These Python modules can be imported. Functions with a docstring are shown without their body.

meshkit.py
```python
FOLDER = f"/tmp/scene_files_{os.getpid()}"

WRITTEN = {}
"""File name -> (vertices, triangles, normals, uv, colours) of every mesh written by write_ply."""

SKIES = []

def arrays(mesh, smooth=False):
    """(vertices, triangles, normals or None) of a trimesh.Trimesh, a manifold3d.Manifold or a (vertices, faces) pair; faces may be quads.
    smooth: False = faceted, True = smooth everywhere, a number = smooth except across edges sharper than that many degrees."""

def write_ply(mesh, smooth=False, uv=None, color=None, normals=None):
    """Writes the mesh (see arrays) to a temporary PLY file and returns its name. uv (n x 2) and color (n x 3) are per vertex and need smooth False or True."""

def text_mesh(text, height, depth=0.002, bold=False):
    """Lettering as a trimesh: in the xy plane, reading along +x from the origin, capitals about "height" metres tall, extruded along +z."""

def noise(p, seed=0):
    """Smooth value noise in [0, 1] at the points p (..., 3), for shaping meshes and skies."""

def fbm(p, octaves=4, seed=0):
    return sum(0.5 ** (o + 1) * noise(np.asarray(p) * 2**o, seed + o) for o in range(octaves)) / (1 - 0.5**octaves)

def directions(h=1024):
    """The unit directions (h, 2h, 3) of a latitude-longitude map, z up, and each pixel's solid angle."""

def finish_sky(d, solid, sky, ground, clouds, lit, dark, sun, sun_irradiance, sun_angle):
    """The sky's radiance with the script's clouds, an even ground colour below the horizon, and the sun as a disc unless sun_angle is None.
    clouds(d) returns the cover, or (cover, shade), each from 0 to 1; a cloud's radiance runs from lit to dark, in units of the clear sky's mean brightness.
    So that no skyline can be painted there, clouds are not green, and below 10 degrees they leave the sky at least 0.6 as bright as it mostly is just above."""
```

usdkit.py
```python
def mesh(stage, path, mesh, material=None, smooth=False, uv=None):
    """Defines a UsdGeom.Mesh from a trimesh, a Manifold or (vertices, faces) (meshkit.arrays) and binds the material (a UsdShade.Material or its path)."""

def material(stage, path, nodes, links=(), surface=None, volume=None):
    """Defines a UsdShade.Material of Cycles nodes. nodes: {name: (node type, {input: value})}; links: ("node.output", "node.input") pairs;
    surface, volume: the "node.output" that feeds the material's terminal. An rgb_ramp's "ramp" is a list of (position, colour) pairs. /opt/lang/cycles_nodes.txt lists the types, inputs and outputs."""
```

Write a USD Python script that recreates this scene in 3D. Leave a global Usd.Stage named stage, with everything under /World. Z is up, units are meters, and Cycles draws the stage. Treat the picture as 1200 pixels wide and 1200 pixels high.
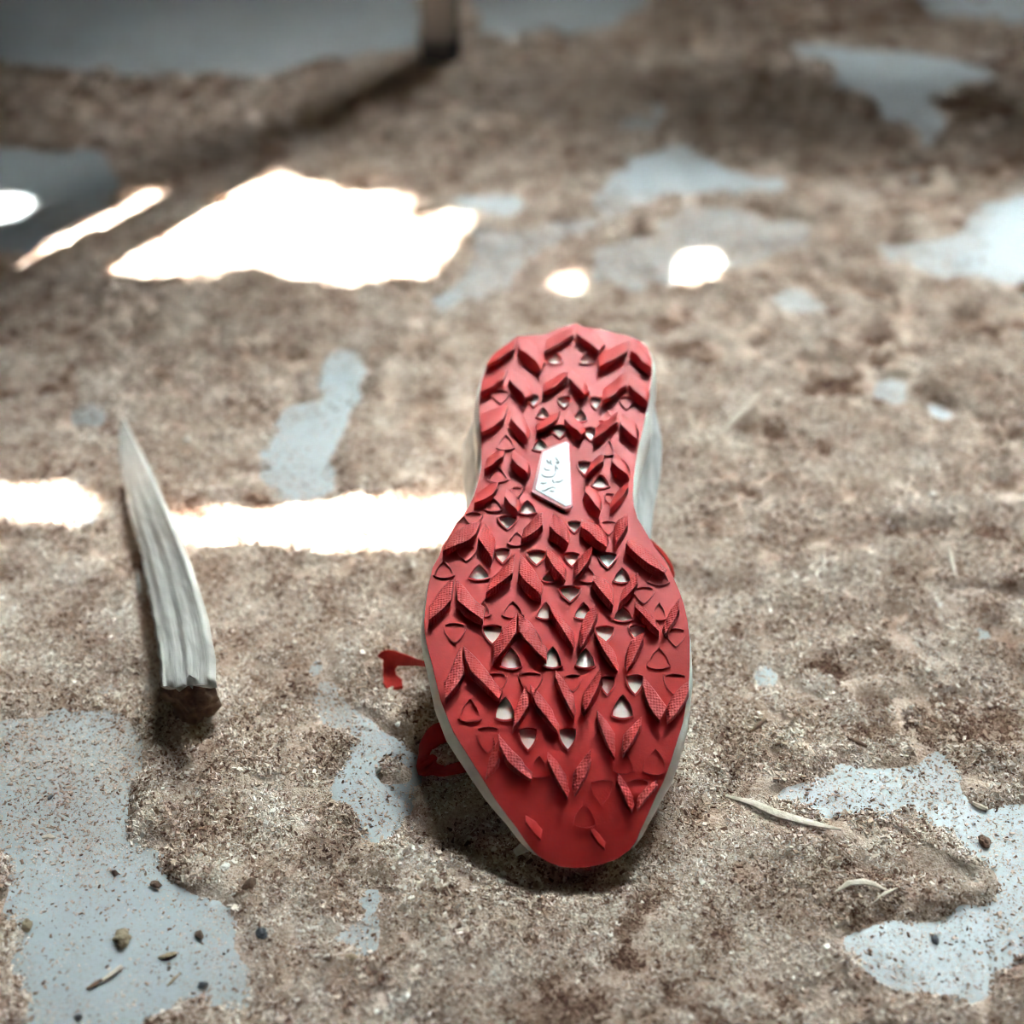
import math
import numpy as np
import trimesh
import manifold3d as m3
from scipy import ndimage
from shapely.geometry import Polygon, MultiPolygon, LineString
from shapely.ops import unary_union
import shapely
import usdkit
from pxr import Usd, UsdGeom, UsdLux, UsdShade, Gf, Sdf, Vt

stage = Usd.Stage.CreateInMemory()
UsdGeom.SetStageUpAxis(stage, "Z")
UsdGeom.SetStageMetersPerUnit(stage, 1.0)
UsdGeom.Xform.Define(stage, "/World")
UsdGeom.Scope.Define(stage, "/World/Looks")

# ------------------------------------------------------------------ camera
FPX, CAM_H, PITCH = 1650.0, 0.45, 40.0
cam = UsdGeom.Camera.Define(stage, "/World/camera")
cam.AddTranslateOp().Set(Gf.Vec3d(0, 0, CAM_H))
cam.AddRotateXOp().Set(90 - PITCH)
cam.CreateFocalLengthAttr(50.0)
cam.CreateHorizontalApertureAttr(50.0 * 1200 / FPX)
cam.CreateFStopAttr(4.2)
cam.CreateFocusDistanceAttr(0.555)
cam.CreateClippingRangeAttr(Gf.Vec2f(0.01, 100))
cam.CreateExposureAttr(6.05)

# ------------------------------------------------------------------ light
SUN_AZ, SUN_EL = math.radians(34.0), math.radians(38.0)
SUN = np.array([math.sin(SUN_AZ) * math.cos(SUN_EL), math.cos(SUN_AZ) * math.cos(SUN_EL), math.sin(SUN_EL)])
sun = UsdLux.DistantLight.Define(stage, "/World/sun")
sun.CreateIntensityAttr(1.2)
sun.CreateNormalizeAttr(True)
sun.CreateAngleAttr(0.35)
sun.CreateColorAttr(Gf.Vec3f(1.0, 0.975, 0.94))
_z = Gf.Vec3d(*map(float, SUN))
sun.AddTransformOp().Set(Gf.Matrix4d().SetRotate(Gf.Rotation(Gf.Vec3d(0, 0, 1), _z)))
dome = UsdLux.DomeLight.Define(stage, "/World/sky")
dome.CreateIntensityAttr(1.0)
dome.CreateColorAttr(Gf.Vec3f(0.85, 0.95, 0.98))

# ------------------------------------------------------------------ helpers
rng = np.random.default_rng(7)
used = {}


def path_of(name, parent=None):
    base = (str(parent.GetPath()) if parent is not None else "/World") + "/" + name
    n = used.get(base, 0)
    used[base] = n + 1
    return base if n == 0 else "%s_%03d" % (base, n)


def tag(p, label=None, cat=None, group=None, kind=None):
    for k, v in (("label", label), ("category", cat), ("group", group), ("kind", kind)):
        if v:
            p.SetCustomDataByKey(k, v)
    return p


def thing(name, label, cat, loc=(0, 0, 0), group=None, kind=None):
    x = UsdGeom.Xform.Define(stage, path_of(name))
    x.AddTranslateOp().Set(Gf.Vec3d(*map(float, loc)))
    return tag(x.GetPrim(), label, cat, group, kind)


def obj(name, mesh, mat, parent=None, smooth=30, label=None, cat=None, group=None, kind=None, off=(0, 0, 0)):
    """One Mesh prim; vertices are moved by -off (the parent's place)."""
    if hasattr(mesh, "to_mesh"):
        mm = mesh.to_mesh()
        mesh = trimesh.Trimesh(mm.vert_properties[:, :3], mm.tri_verts, process=False)
    if any(off):
        mesh = mesh.copy()
        mesh.apply_translation(-np.asarray(off, float))
    m = usdkit.mesh(stage, path_of(name, parent), mesh, mat, smooth=smooth)
    return tag(m.GetPrim(), label, cat, group, kind)


def loft(rings, cap=True, closed=True):
    """Rings: list of (n,3) loops -> trimesh."""
    R = np.asarray(rings, float)
    k, n, _ = R.shape
    v = R.reshape(-1, 3)
    i, j = np.meshgrid(np.arange(k - 1), np.arange(n if closed else n - 1), indexing="ij")
    a, b = i * n + j, i * n + (j + 1) % n
    q = np.stack([a, b, b + n, a + n], -1).reshape(-1, 4)
    f = np.vstack([q[:, [0, 1, 2]], q[:, [0, 2, 3]]])
    if cap:
        v = np.vstack([v, R[0].mean(0), R[-1].mean(0)])
        c0, c1 = k * n, k * n + 1
        jj = np.arange(n)
        f = np.vstack([f, np.stack([np.full(n, c0), (jj + 1) % n, jj], 1), np.stack([np.full(n, c1), (k - 1) * n + jj, (k - 1) * n + (jj + 1) % n], 1)])
    m = trimesh.Trimesh(v, f, process=False)
    if m.volume < 0:
        m.invert()
    return m


def resample(pts, n):
    p = np.asarray(pts, float)
    d = np.r_[0, np.cumsum(np.linalg.norm(np.diff(p, axis=0), axis=1))]
    t = np.linspace(0, d[-1], n)
    return np.stack([np.interp(t, d, p[:, k]) for k in range(p.shape[1])], 1)


def sweep(pts, widths, thick, n=14, sides=8, side_dir=None, boxy=2.0):
    """Flat tapered bar along a 3-D polyline."""
    p = resample(pts, n)
    w = np.interp(np.linspace(0, 1, n), np.linspace(0, 1, len(widths)), widths)
    th = np.interp(np.linspace(0, 1, n), np.linspace(0, 1, len(np.atleast_1d(thick))), np.atleast_1d(thick))
    t = np.gradient(p, axis=0)
    t /= np.linalg.norm(t, axis=1, keepdims=True) + 1e-12
    up = np.tile(np.array([0, 0, 1.0]) if side_dir is None else np.asarray(side_dir, float), (n, 1)) if np.ndim(side_dir) < 2 else resample(side_dir, n)
    s = np.cross(t, up)
    s /= np.linalg.norm(s, axis=1, keepdims=True) + 1e-12
    nn = np.cross(s, t)
    a = np.arange(sides) * 2 * np.pi / sides + np.pi / sides
    ca = np.sign(np.cos(a)) * np.abs(np.cos(a)) ** (2 / boxy)
    sa = np.sign(np.sin(a)) * np.abs(np.sin(a)) ** (2 / boxy)
    rings = [p[i] + 0.5 * w[i] * ca[:, None] * s[i] + 0.5 * th[i] * sa[:, None] * nn[i] for i in range(n)]
    return loft(rings)


def box(x0, x1, y0, y1, z0, z1):
    m = trimesh.creation.box([x1 - x0, y1 - y0, z1 - z0])
    m.apply_translation([(x0 + x1) / 2, (y0 + y1) / 2, (z0 + z1) / 2])
    return m


CP, SP = math.cos(math.radians(PITCH)), math.sin(math.radians(PITCH))


def ray(px, py):
    """Sight line of a point measured in the photograph (depth 1 along the view axis)."""
    xc, yc = (np.asarray(px, float) - 600) / FPX, (600 - np.asarray(py, float)) / FPX
    return np.stack(np.broadcast_arrays(xc, CP + yc * SP, -SP + yc * CP), -1)


def at_z(px, py, z=0.0):
    d = ray(px, py)
    t = (z - CAM_H) / d[..., 2]
    return d * np.asarray(t)[..., None] + np.array([0, 0, CAM_H])


def ground(pts, z=0.0):
    a = np.asarray(pts, float)
    return at_z(a[:, 0], a[:, 1], z)


def mat(name, nodes, links=(), surface="p.BSDF"):
    return usdkit.material(stage, "/World/Looks/" + name, nodes, links, surface=surface)


# ------------------------------------------------------------------ materials
def noisy(name, c0, c1, scale, rough=0.6, bump=0.0, bscale=400.0, spec=0.5, detail=6.0, stretch=None, extra=None):
    nodes = {
        "tc": ("texture_coordinate", {}),
        "n": ("noise_texture", {"scale": scale, "detail": detail, "roughness": 0.6}),
        "r": ("rgb_ramp", {"ramp": [(0.3, c0), (0.7, c1)]}),
        "p": ("principled_bsdf", {"roughness": rough, "specular_ior_level": spec, **(extra or {})}),
    }
    links = [("n.fac", "r.fac"), ("r.color", "p.base_color")]
    if stretch:
        nodes["m"] = ("mapping", {"scale": stretch})
        links += [("tc.object", "m.vector"), ("m.vector", "n.vector")]
    else:
        links += [("tc.object", "n.vector")]
    if bump:
        nodes["bn"] = ("noise_texture", {"scale": bscale, "detail": 3.0})
        nodes["b"] = ("bump", {"strength": bump, "distance": 0.0006})
        links += [("tc.object", "bn.vector"), ("bn.fac", "b.height"), ("b.normal", "p.normal")]
    return mat(name, nodes, links)


M_floor = mat("painted_concrete", {
    "g": ("geometry", {}),
    "n": ("noise_texture", {"scale": 9.0, "detail": 5.0, "roughness": 0.55}),
    "r": ("rgb_ramp", {"ramp": [(0.3, (0.37, 0.42, 0.43)), (0.7, (0.44, 0.485, 0.495))]}),
    "d": ("noise_texture", {"scale": 520.0, "detail": 3.0, "roughness": 0.7}),
    "dr": ("rgb_ramp", {"ramp": [(0.52, (0, 0, 0)), (0.66, (1, 1, 1))]}),
    "dm": ("noise_texture", {"scale": 14.0, "detail": 4.0, "roughness": 0.6}),
    "dmr": ("rgb_ramp", {"ramp": [(0.40, (0.0, 0.0, 0.0)), (0.66, (0.75, 0.75, 0.75))]}),
    "mm": ("math", {"math_type": "multiply"}),
    "mx": ("mix_color", {"b": (0.36, 0.29, 0.215)}),
    "bb": ("rgb_to_bw", {}),
    "bu": ("bump", {"strength": 0.25, "distance": 0.0004}),
    "p": ("principled_bsdf", {"roughness": 0.44, "specular_ior_level": 0.5}),
}, [("g.position", "n.vector"), ("g.position", "d.vector"), ("g.position", "dm.vector"), ("n.fac", "r.fac"), ("d.fac", "dr.fac"), ("dm.fac", "dmr.fac"),
    ("dr.color", "mm.value1"), ("dmr.color", "mm.value2"), ("mm.value", "mx.fac"), ("r.color", "mx.a"), ("mx.result", "p.base_color"),
    ("d.fac", "bu.height"), ("bu.normal", "p.normal")])

SAW = [(0.0, (0.12, 0.062, 0.043)), (0.15, (0.22, 0.125, 0.086)), (0.34, (0.44, 0.31, 0.228)), (0.58, (0.63, 0.515, 0.415)), (0.82, (0.78, 0.70, 0.605)), (1.0, (0.90, 0.86, 0.79))]
M_bed = mat("sawdust_bed", {
    "g": ("geometry", {}),
    "n": ("noise_texture", {"scale": 700.0, "detail": 3.0, "roughness": 0.75}),
    "l": ("noise_texture", {"scale": 38.0, "detail": 6.0, "roughness": 0.7}),
    "a": ("math", {"math_type": "multiply_add", "value2": 1.2, "value3": -0.65}),
    "s": ("math", {"math_type": "add"}),
    "r": ("rgb_ramp", {"ramp": SAW}),
    "b": ("bump", {"strength": 0.9, "distance": 0.0012}),
    "p": ("principled_bsdf", {"roughness": 0.9, "specular_ior_level": 0.15}),
}, [("g.position", "n.vector"), ("g.position", "l.vector"), ("l.fac", "a.value1"), ("a.value", "s.value1"), ("n.fac", "s.value2"), ("s.value", "r.fac"),
    ("r.color", "p.base_color"), ("n.fac", "b.height"), ("b.normal", "p.normal")])
M_grain = mat("sawdust_grain", {
    "g": ("geometry", {}),
    "t": ("attribute", {"attribute": "tone"}),
    "l": ("noise_texture", {"scale": 38.0, "detail": 6.0, "roughness": 0.7}),
    "a": ("math", {"math_type": "multiply_add", "value2": 1.5, "value3": -0.75}),
    "s": ("math", {"math_type": "add", "use_clamp": True}),
    "r": ("rgb_ramp", {"ramp": SAW}),
    "p": ("principled_bsdf", {"roughness": 0.85, "specular_ior_level": 0.2}),
}, [("g.position", "l.vector"), ("l.fac", "a.value1"), ("a.value", "s.value1"), ("t.fac", "s.value2"), ("s.value", "r.fac"), ("r.color", "p.base_color")])

RED0, RED1 = (0.47, 0.024, 0.022), (0.55, 0.032, 0.028)
M_red = noisy("red_rubber", RED0, RED1, 60.0, rough=0.5, bump=0.10, bscale=1500.0, spec=0.5)
M_lug = mat("red_knurled_rubber", {
    "tc": ("texture_coordinate", {}),
    "n": ("noise_texture", {"scale": 80.0, "detail": 4.0}),
    "r": ("rgb_ramp", {"ramp": [(0.3, (0.45, 0.026, 0.024)), (0.7, (0.53, 0.034, 0.030))]}),
    "v": ("voronoi_texture", {"scale": 900.0, "randomness": 0.25}),
    "b": ("bump", {"strength": 0.75, "distance": 0.0007, "invert": True}),
    "p": ("principled_bsdf", {"roughness": 0.45, "specular_ior_level": 0.55}),
}, [("tc.object", "n.vector"), ("tc.object", "v.vector"), ("n.fac", "r.fac"), ("r.color", "p.base_color"), ("v.distance", "b.height"), ("b.normal", "p.normal")])
M_mid = noisy("off_white_foam", (0.70, 0.71, 0.66), (0.78, 0.785, 0.73), 40.0, rough=0.6, bump=0.08, bscale=900.0, spec=0.3)
M_upper = mat("grey_knit", {
    "tc": ("texture_coordinate", {}),
    "m": ("mapping", {"scale": (1.0, 0.25, 0.25)}),
    "w": ("noise_texture", {"scale": 260.0, "detail": 4.0, "distortion": 0.6}),
    "r": ("rgb_ramp", {"ramp": [(0.35, (0.40, 0.44, 0.42)), (0.65, (0.64, 0.67, 0.65))]}),
    "b": ("bump", {"strength": 0.5, "distance": 0.001}),
    "p": ("principled_bsdf", {"roughness": 0.8, "specular_ior_level": 0.2, "sheen_weight": 0.2}),
}, [("tc.object", "m.vector"), ("m.vector", "w.vector"), ("w.fac", "r.fac"), ("r.color", "p.base_color"), ("w.fac", "b.height"), ("b.normal", "p.normal")])
M_lace = noisy("red_lace", (0.42, 0.020, 0.014), (0.55, 0.035, 0.022), 300.0, rough=0.7, bump=0.5, bscale=1400.0, spec=0.25)
M_badge = noisy("white_badge", (0.72, 0.78, 0.80), (0.76, 0.82, 0.84), 50.0, rough=0.35)
M_badge_rim = noisy("pink_badge_rim", (0.60, 0.22, 0.23), (0.66, 0.30, 0.31), 50.0, rough=0.4)
M_ink = noisy("dark_ink", (0.10, 0.12, 0.13), (0.16, 0.18, 0.19), 200.0, rough=0.6)
M_wood = mat("weathered_wood", {
    "t": ("attribute", {"attribute": "across"}),
    "m": ("mapping", {"scale": (1.0, 0.06, 1.0)}),
    "n": ("noise_texture", {"scale": 420.0, "detail": 5.0, "roughness": 0.6}),
    "n2": ("noise_texture", {"scale": 45.0, "detail": 3.0}),
    "a": ("math", {"math_type": "multiply_add", "value2": 0.6, "value3": -0.3}),
    "s": ("math", {"math_type": "add"}),
    "r": ("rgb_ramp", {"ramp": [(0.25, (0.32, 0.31, 0.28)), (0.5, (0.54, 0.53, 0.48)), (0.75, (0.78, 0.765, 0.71))]}),
    "b": ("bump", {"strength": 0.7, "distance": 0.0006}),
    "p": ("principled_bsdf", {"roughness": 0.7, "specular_ior_level": 0.3}),
}, [("t.vector", "m.vector"), ("m.vector", "n.vector"), ("t.vector", "n2.vector"), ("n2.fac", "a.value1"), ("a.value", "s.value1"), ("n.fac", "s.value2"), ("s.value", "r.fac"), ("r.color", "p.base_color"), ("n.fac", "b.height"), ("b.normal", "p.normal")])
M_pale = noisy("pale_splinter", (0.52, 0.44, 0.34), (0.76, 0.69, 0.58), 300.0, rough=0.7, bump=0.4, bscale=900.0)
M_white = noisy("white_chip", (0.74, 0.72, 0.66), (0.86, 0.84, 0.79), 300.0, rough=0.6, bump=0.3)
M_brown = noisy("brown_bark", (0.10, 0.058, 0.038), (0.27, 0.17, 0.11), 350.0, rough=0.85, bump=0.6)
M_crumb = noisy("tan_crumb", (0.24, 0.17, 0.10), (0.50, 0.40, 0.27), 700.0, rough=0.9, bump=0.8, bscale=1200)
M_dark = noisy("dark_stone", (0.03, 0.033, 0.04), (0.10, 0.105, 0.115), 300.0, rough=0.6, bump=0.5)
M_leg = noisy("grey_brown_paint", (0.095, 0.09, 0.08), (0.125, 0.118, 0.105), 20.0, rough=0.5)
M_rubber = noisy("black_rubber", (0.012, 0.013, 0.016), (0.02, 0.021, 0.025), 50.0, rough=0.6)
M_top = noisy("table_wood", (0.16, 0.11, 0.07), (0.26, 0.18, 0.12), 18.0, rough=0.5, stretch=(0.2, 3, 3))
M_wall = noisy("plaster", (0.20, 0.20, 0.19), (0.24, 0.24, 0.225), 6.0, rough=0.9, bump=0.2, bscale=60)
M_board = noisy("board", (0.20, 0.15, 0.10), (0.32, 0.25, 0.17), 9.0, rough=0.8, stretch=(0.3, 3, 3))

# ------------------------------------------------------------------ the room
XL, XR, YF, YB, ZC = -2.6, 3.0, -2.6, 2.2, 3.7
obj("floor", box(XL, XR, YF, YB, -0.12, 0.0), M_floor, kind="structure", label="bare blue-grey painted concrete floor", smooth=False)


def wall_xz(x0, x1, z0, z1, y0, y1, holes):
    """Wall slab along x with openings, from y0 to y1."""
    poly = Polygon([(x0, z0), (x1, z0), (x1, z1), (x0, z1)])
    for h in holes:
        poly = poly.difference(h)
    m = trimesh.util.concatenate([trimesh.creation.extrude_polygon(g, y1 - y0) for g in (poly.geoms if hasattr(poly, "geoms") else [poly])])
    v = np.array(m.vertices)
    m.vertices = np.stack([v[:, 0], y1 - v[:, 2], v[:, 1]], 1)
    if m.volume < 0:
        m.invert()
    return m


rect = lambda a, b, c, d: Polygon([(a, c), (b, c), (b, d), (a, d)])
W_HI = (0.15, 1.3, 2.12, 3.5)          # unseen open high window, placed for soft daylight from behind
W_LO = (0.15, 1.75, 0.85, 1.95)         # unseen boarded window, its gaps let in the sun patches
back = wall_xz(XL, XR, 0, ZC, YB, YB + 0.05, [rect(*W_HI), rect(*W_LO)])
obj("wall_back", back, M_wall, kind="structure", smooth=False)
# shapes of the sunlit spots on the floor, carried back along the sun to gaps in an unseen boarded window
SPOTS = [
    [(125, 320), (160, 300), (195, 270), (215, 248), (250, 232), (290, 218), (312, 212), (340, 217), (375, 218), (400, 228), (440, 236), (478, 242), (466, 257), (480, 266), (510, 262), (530, 254), (548, 258), (538, 275), (520, 300), (500, 328), (480, 333), (400, 332), (300, 326), (230, 322), (180, 318), (130, 322)],
    [(28, 316), (50, 298), (100, 272), (150, 240), (170, 229), (187, 230), (182, 240), (140, 265), (90, 295), (45, 320), (32, 322)],
    [(-60, 228), (20, 228), (36, 238), (20, 250), (-60, 262)],
    [(655, 322), (675, 320), (678, 345), (655, 347)],
    [(802, 295), (835, 293), (845, 308), (828, 330), (802, 335)],
    [(-60, 576), (30, 580), (60, 570), (75, 584), (100, 590), (112, 600), (100, 604), (60, 605), (-60, 601)],
    [(186, 608), (200, 606), (230, 610), (260, 608), (330, 606), (420, 606), (480, 598), (600, 600), (600, 636), (500, 632), (440, 636), (390, 648), (340, 638), (250, 632), (200, 627), (188, 620)],
]
gaps = []
for sp in SPOTS:
    g = ground(sp, 0.002)
    k = (YB - g[:, 1]) / SUN[1]
    gaps.append(Polygon(np.stack([g[:, 0] + k * SUN[0], 0.002 + k * SUN[2]], 1)).buffer(0))
win1 = thing("unseen_window_1", "unseen boarded window in the back wall with gaps cut to shape the sun patches", None, ((W_LO[0] + W_LO[1]) / 2, YB, W_LO[2]), kind="structure")
WO = ((W_LO[0] + W_LO[1]) / 2, YB, W_LO[2])
obj("unseen_boarding", wall_xz(W_LO[0], W_LO[1], W_LO[2], W_LO[3], YB, YB + 0.003, gaps), M_board, win1, smooth=False, off=WO)
fr = wall_xz(W_LO[0] - 0.06, W_LO[1] + 0.06, W_LO[2] - 0.06, W_LO[3] + 0.06, YB - 0.02, YB, [rect(*W_LO)])
obj("window_frame", fr, M_leg, win1, smooth=False, off=WO)
win2 = thing("unseen_window_2", "unseen open high window in the back wall, placed to light the floor from behind", None, ((W_HI[0] + W_HI[1]) / 2, YB, W_HI[2]), kind="structure")
WO2 = ((W_HI[0] + W_HI[1]) / 2, YB, W_HI[2])
fr = wall_xz(W_HI[0] - 0.06, W_HI[1] + 0.06, W_HI[2] - 0.06, W_HI[3] + 0.06, YB - 0.02, YB, [rect(*W_HI)])
obj("window_frame", fr, M_leg, win2, smooth=False, off=WO2)
SL_P, SL_Y, SL_Z = 0.14, 0.25, 0.44     # unseen blades that block sun and shape daylight: spacing, reach outwards and rise
for z in np.arange(W_HI[2] - 0.45, W_HI[3] - 0.001, SL_P):
    y0 = YB + 0.055
    sec = np.array([(y0, z), (y0 + SL_Y, z + SL_Z), (y0 + SL_Y - 0.008, z + SL_Z + 0.005), (y0 - 0.008, z + 0.005)])
    blade = loft([np.c_[np.full(4, x), sec] for x in (W_HI[0] - 0.25, W_HI[1] + 0.55)])
    obj("unseen_louvre_blade", blade, M_leg, win2, smooth=False, off=WO2)
obj("wall_left", box(XL - 0.1, XL, YF, YB, 0, ZC), M_wall, kind="structure", smooth=False)
obj("wall_right", box(XR, XR + 0.1, YF, YB, 0, ZC), M_wall, kind="structure", smooth=False)
obj("wall_front", box(XL, XR, YF - 0.1, YF, 0, ZC), M_wall, kind="structure", smooth=False)
shelf = [box(0.16, XR, 1.23, 1.365, 0.585, 0.605)] + [box(x, x + 0.04, 1.28, 1.32, 0.0, 0.585) for x in (0.80, 2.0)]
obj("unseen_counter_1", trimesh.util.concatenate(shelf), M_board, kind="structure", smooth=False)  # unseen plank counter, out of view, placed to shade the far floor
obj("ceiling", box(XL, XR, YF, YB, ZC, ZC + 0.1), M_wall, kind="structure", smooth=False)

# ------------------------------------------------------------------ table with the leg that shows at the top of the picture
LX, LY = -0.0567, 1.094
tb = thing("table", "brown table whose leg with a black rubber foot stands on the far floor", "table", (LX, LY, 0))


def leg_mesh(x, y, z0, z1, w0, w1):
    rings = []
    for z, w in ((z0, w0 * 0.96), (z0 + 0.002, w0), (z1, w1)):
        a = np.linspace(0, 2 * np.pi, 24, endpoint=False)
        c = np.sign(np.cos(a)) * np.abs(np.cos(a)) ** 0.6
        s = np.sign(np.sin(a)) * np.abs(np.sin(a)) ** 0.6
        rings.append(np.stack([x + w / 2 * c, y + w / 2 * s, np.full(24, z)], 1))
    return loft(rings)


TX, TY = -1.15, 0.72
for dx, dy in ((0, 0), (TX, 0), (0, TY), (TX, TY)):
    lg = obj("leg", leg_mesh(dx, dy, 0.022, 0.72, 0.030, 0.060), M_leg, tb, smooth=40)
    obj("rubber_foot", leg_mesh(dx, dy, 0.0, 0.024, 0.031, 0.033), M_rubber, lg, smooth=40, label="black rubber foot")
obj("apron", trimesh.util.concatenate([box(TX, 0, -0.012, 0.012, 0.63, 0.72), box(TX, 0, TY - 0.012, TY + 0.012, 0.63, 0.72), box(-0.012, 0.012, 0, TY, 0.63, 0.72), box(TX - 0.012, TX + 0.012, 0, TY, 0.63, 0.72)]), M_leg, tb, smooth=False)
obj("table_top", box(TX - 0.06, 0.10, -0.03, TY + 0.06, 0.72, 0.745), M_top, tb, smooth=False)

# ------------------------------------------------------------------ sawdust
BARE = [  # (bareness, outline measured in the photograph)
    (1.0, [(895, 925), (940, 917), (965, 905), (980, 893), (1000, 903), (1047, 903), (1075, 905), (1090, 882), (1120, 885), (1128, 905), (1110, 925), (1125, 940), (1160, 948), (1187, 933), (1230, 920), (1230, 1130), (1170, 1137), (1160, 1163), (1110, 1172), (1060, 1170), (1017, 1160), (990, 1140), (983, 1112), (970, 1096), (1043, 1083), (1100, 1080), (1117, 1063), (1167, 1053), (1160, 1030), (1130, 1013), (1127, 980), (1100, 967), (1073, 953), (1033, 947), (987, 947), (967, 957), (940, 953), (900, 943)]),
    (0.85, [(-20, 850), (7, 845), (67, 838), (130, 840), (175, 855), (165, 900), (150, 950), (60, 985), (-20, 960)]),
    (0.85, [(-20, 905), (60, 880), (150, 930), (150, 990), (185, 1010), (215, 1045), (255, 1066), (240, 1075), (90, 1050), (-20, 1010)]),
    (1.0, [(-20, 960), (30, 880), (45, 865), (60, 900), (80, 950), (110, 970), (140, 987), (187, 1007), (213, 1040), (260, 1063), (272, 1077), (267, 1120), (277, 1140), (317, 1163), (253, 1183), (200, 1173), (173, 1173), (173, 1230), (27, 1230), (24, 1117), (14, 1033), (6, 967)]),
    (1.0, [(425, 842), (440, 850), (462, 858), (496, 896), (483, 937), (467, 983), (446, 1017), (437, 992), (412, 958), (392, 925), (396, 883), (421, 867)]),
    (0.8, [(354, 754), (383, 762), (400, 800), (430, 850), (400, 870), (365, 835), (355, 790)]),
    (0.75, [(433, 1030), (456, 1033), (454, 1083), (432, 1080)]),
    (0.9, [(363, 1100), (400, 1085), (440, 1083), (455, 1110), (440, 1125), (400, 1122), (365, 1115)]),
    (1.0, [(385, 415), (415, 410), (430, 440), (425, 465), (400, 500), (385, 545), (395, 575), (360, 590), (320, 585), (312, 540), (318, 500), (335, 480), (370, 470), (375, 440)]),
    (1.0, [(80, 480), (100, 470), (122, 478), (120, 495), (100, 503), (85, 495)]),
    (0.9, [(1030, 445), (1060, 440), (1068, 470), (1045, 482), (1020, 470)]),
    (0.9, [(1075, 470), (1100, 472), (1125, 490), (1105, 495), (1080, 485)]),
    (1.0, [(690, 230), (740, 185), (790, 168), (830, 185), (880, 205), (925, 210), (925, 225), (870, 225), (800, 225), (740, 245), (700, 250)]),
    (1.0, [(920, 50), (980, 58), (1070, 60), (1150, 80), (1175, 92), (1130, 108), (1085, 115), (1110, 140), (1120, 155), (1085, 175), (1060, 155), (1030, 145), (1020, 115), (975, 100), (980, 75), (930, 62)]),
    (1.0, [(1150, 240), (1240, 215), (1240, 330), (1170, 330), (1100, 320), (1040, 305), (1020, 290), (1060, 285), (1130, 275)]),
    (0.85, [(800, 240), (870, 245), (900, 255), (960, 265), (950, 280), (930, 300), (880, 305), (850, 315), (800, 330), (740, 340), (700, 330), (690, 305), (700, 290), (760, 270)]),
    (0.9, [(900, 335), (940, 345), (975, 362), (950, 370), (905, 360)]),
    (0.85, [(545, 265), (600, 270), (690, 255), (760, 240), (690, 275), (620, 300), (600, 335), (545, 360), (510, 370), (505, 350), (540, 330), (555, 300)]),
    (1.0, [(-80, -60), (490, -60), (490, 60), (300, 92), (130, 90), (-80, 70)]),
    (0.8, [(550, -60), (790, -60), (760, 15), (700, 40), (600, 50), (555, 40)]),
    (0.9, [(-60, 170), (120, 175), (150, 220), (100, 260), (40, 300), (-60, 310)]),
    (0.8, [(1010, -60), (1260, -60), (1260, 35), (1100, 22)]),
    (0.9, [(880, 785), (915, 785), (910, 805), (880, 805)]),
    (0.9, [(1135, 740), (1170, 742), (1165, 760), (1138, 758)]),
    (0.9, [(1170, 790), (1200, 785), (1200, 810), (1175, 805)]),
    (0.8, [(720, 150), (770, 110), (790, 130), (760, 155)]),
    (0.8, [(480, 235), (600, 225), (620, 250), (560, 260)]),
    (0.8, [(1070, 820), (1105, 822), (1108, 838), (1075, 838)]),
]
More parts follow.
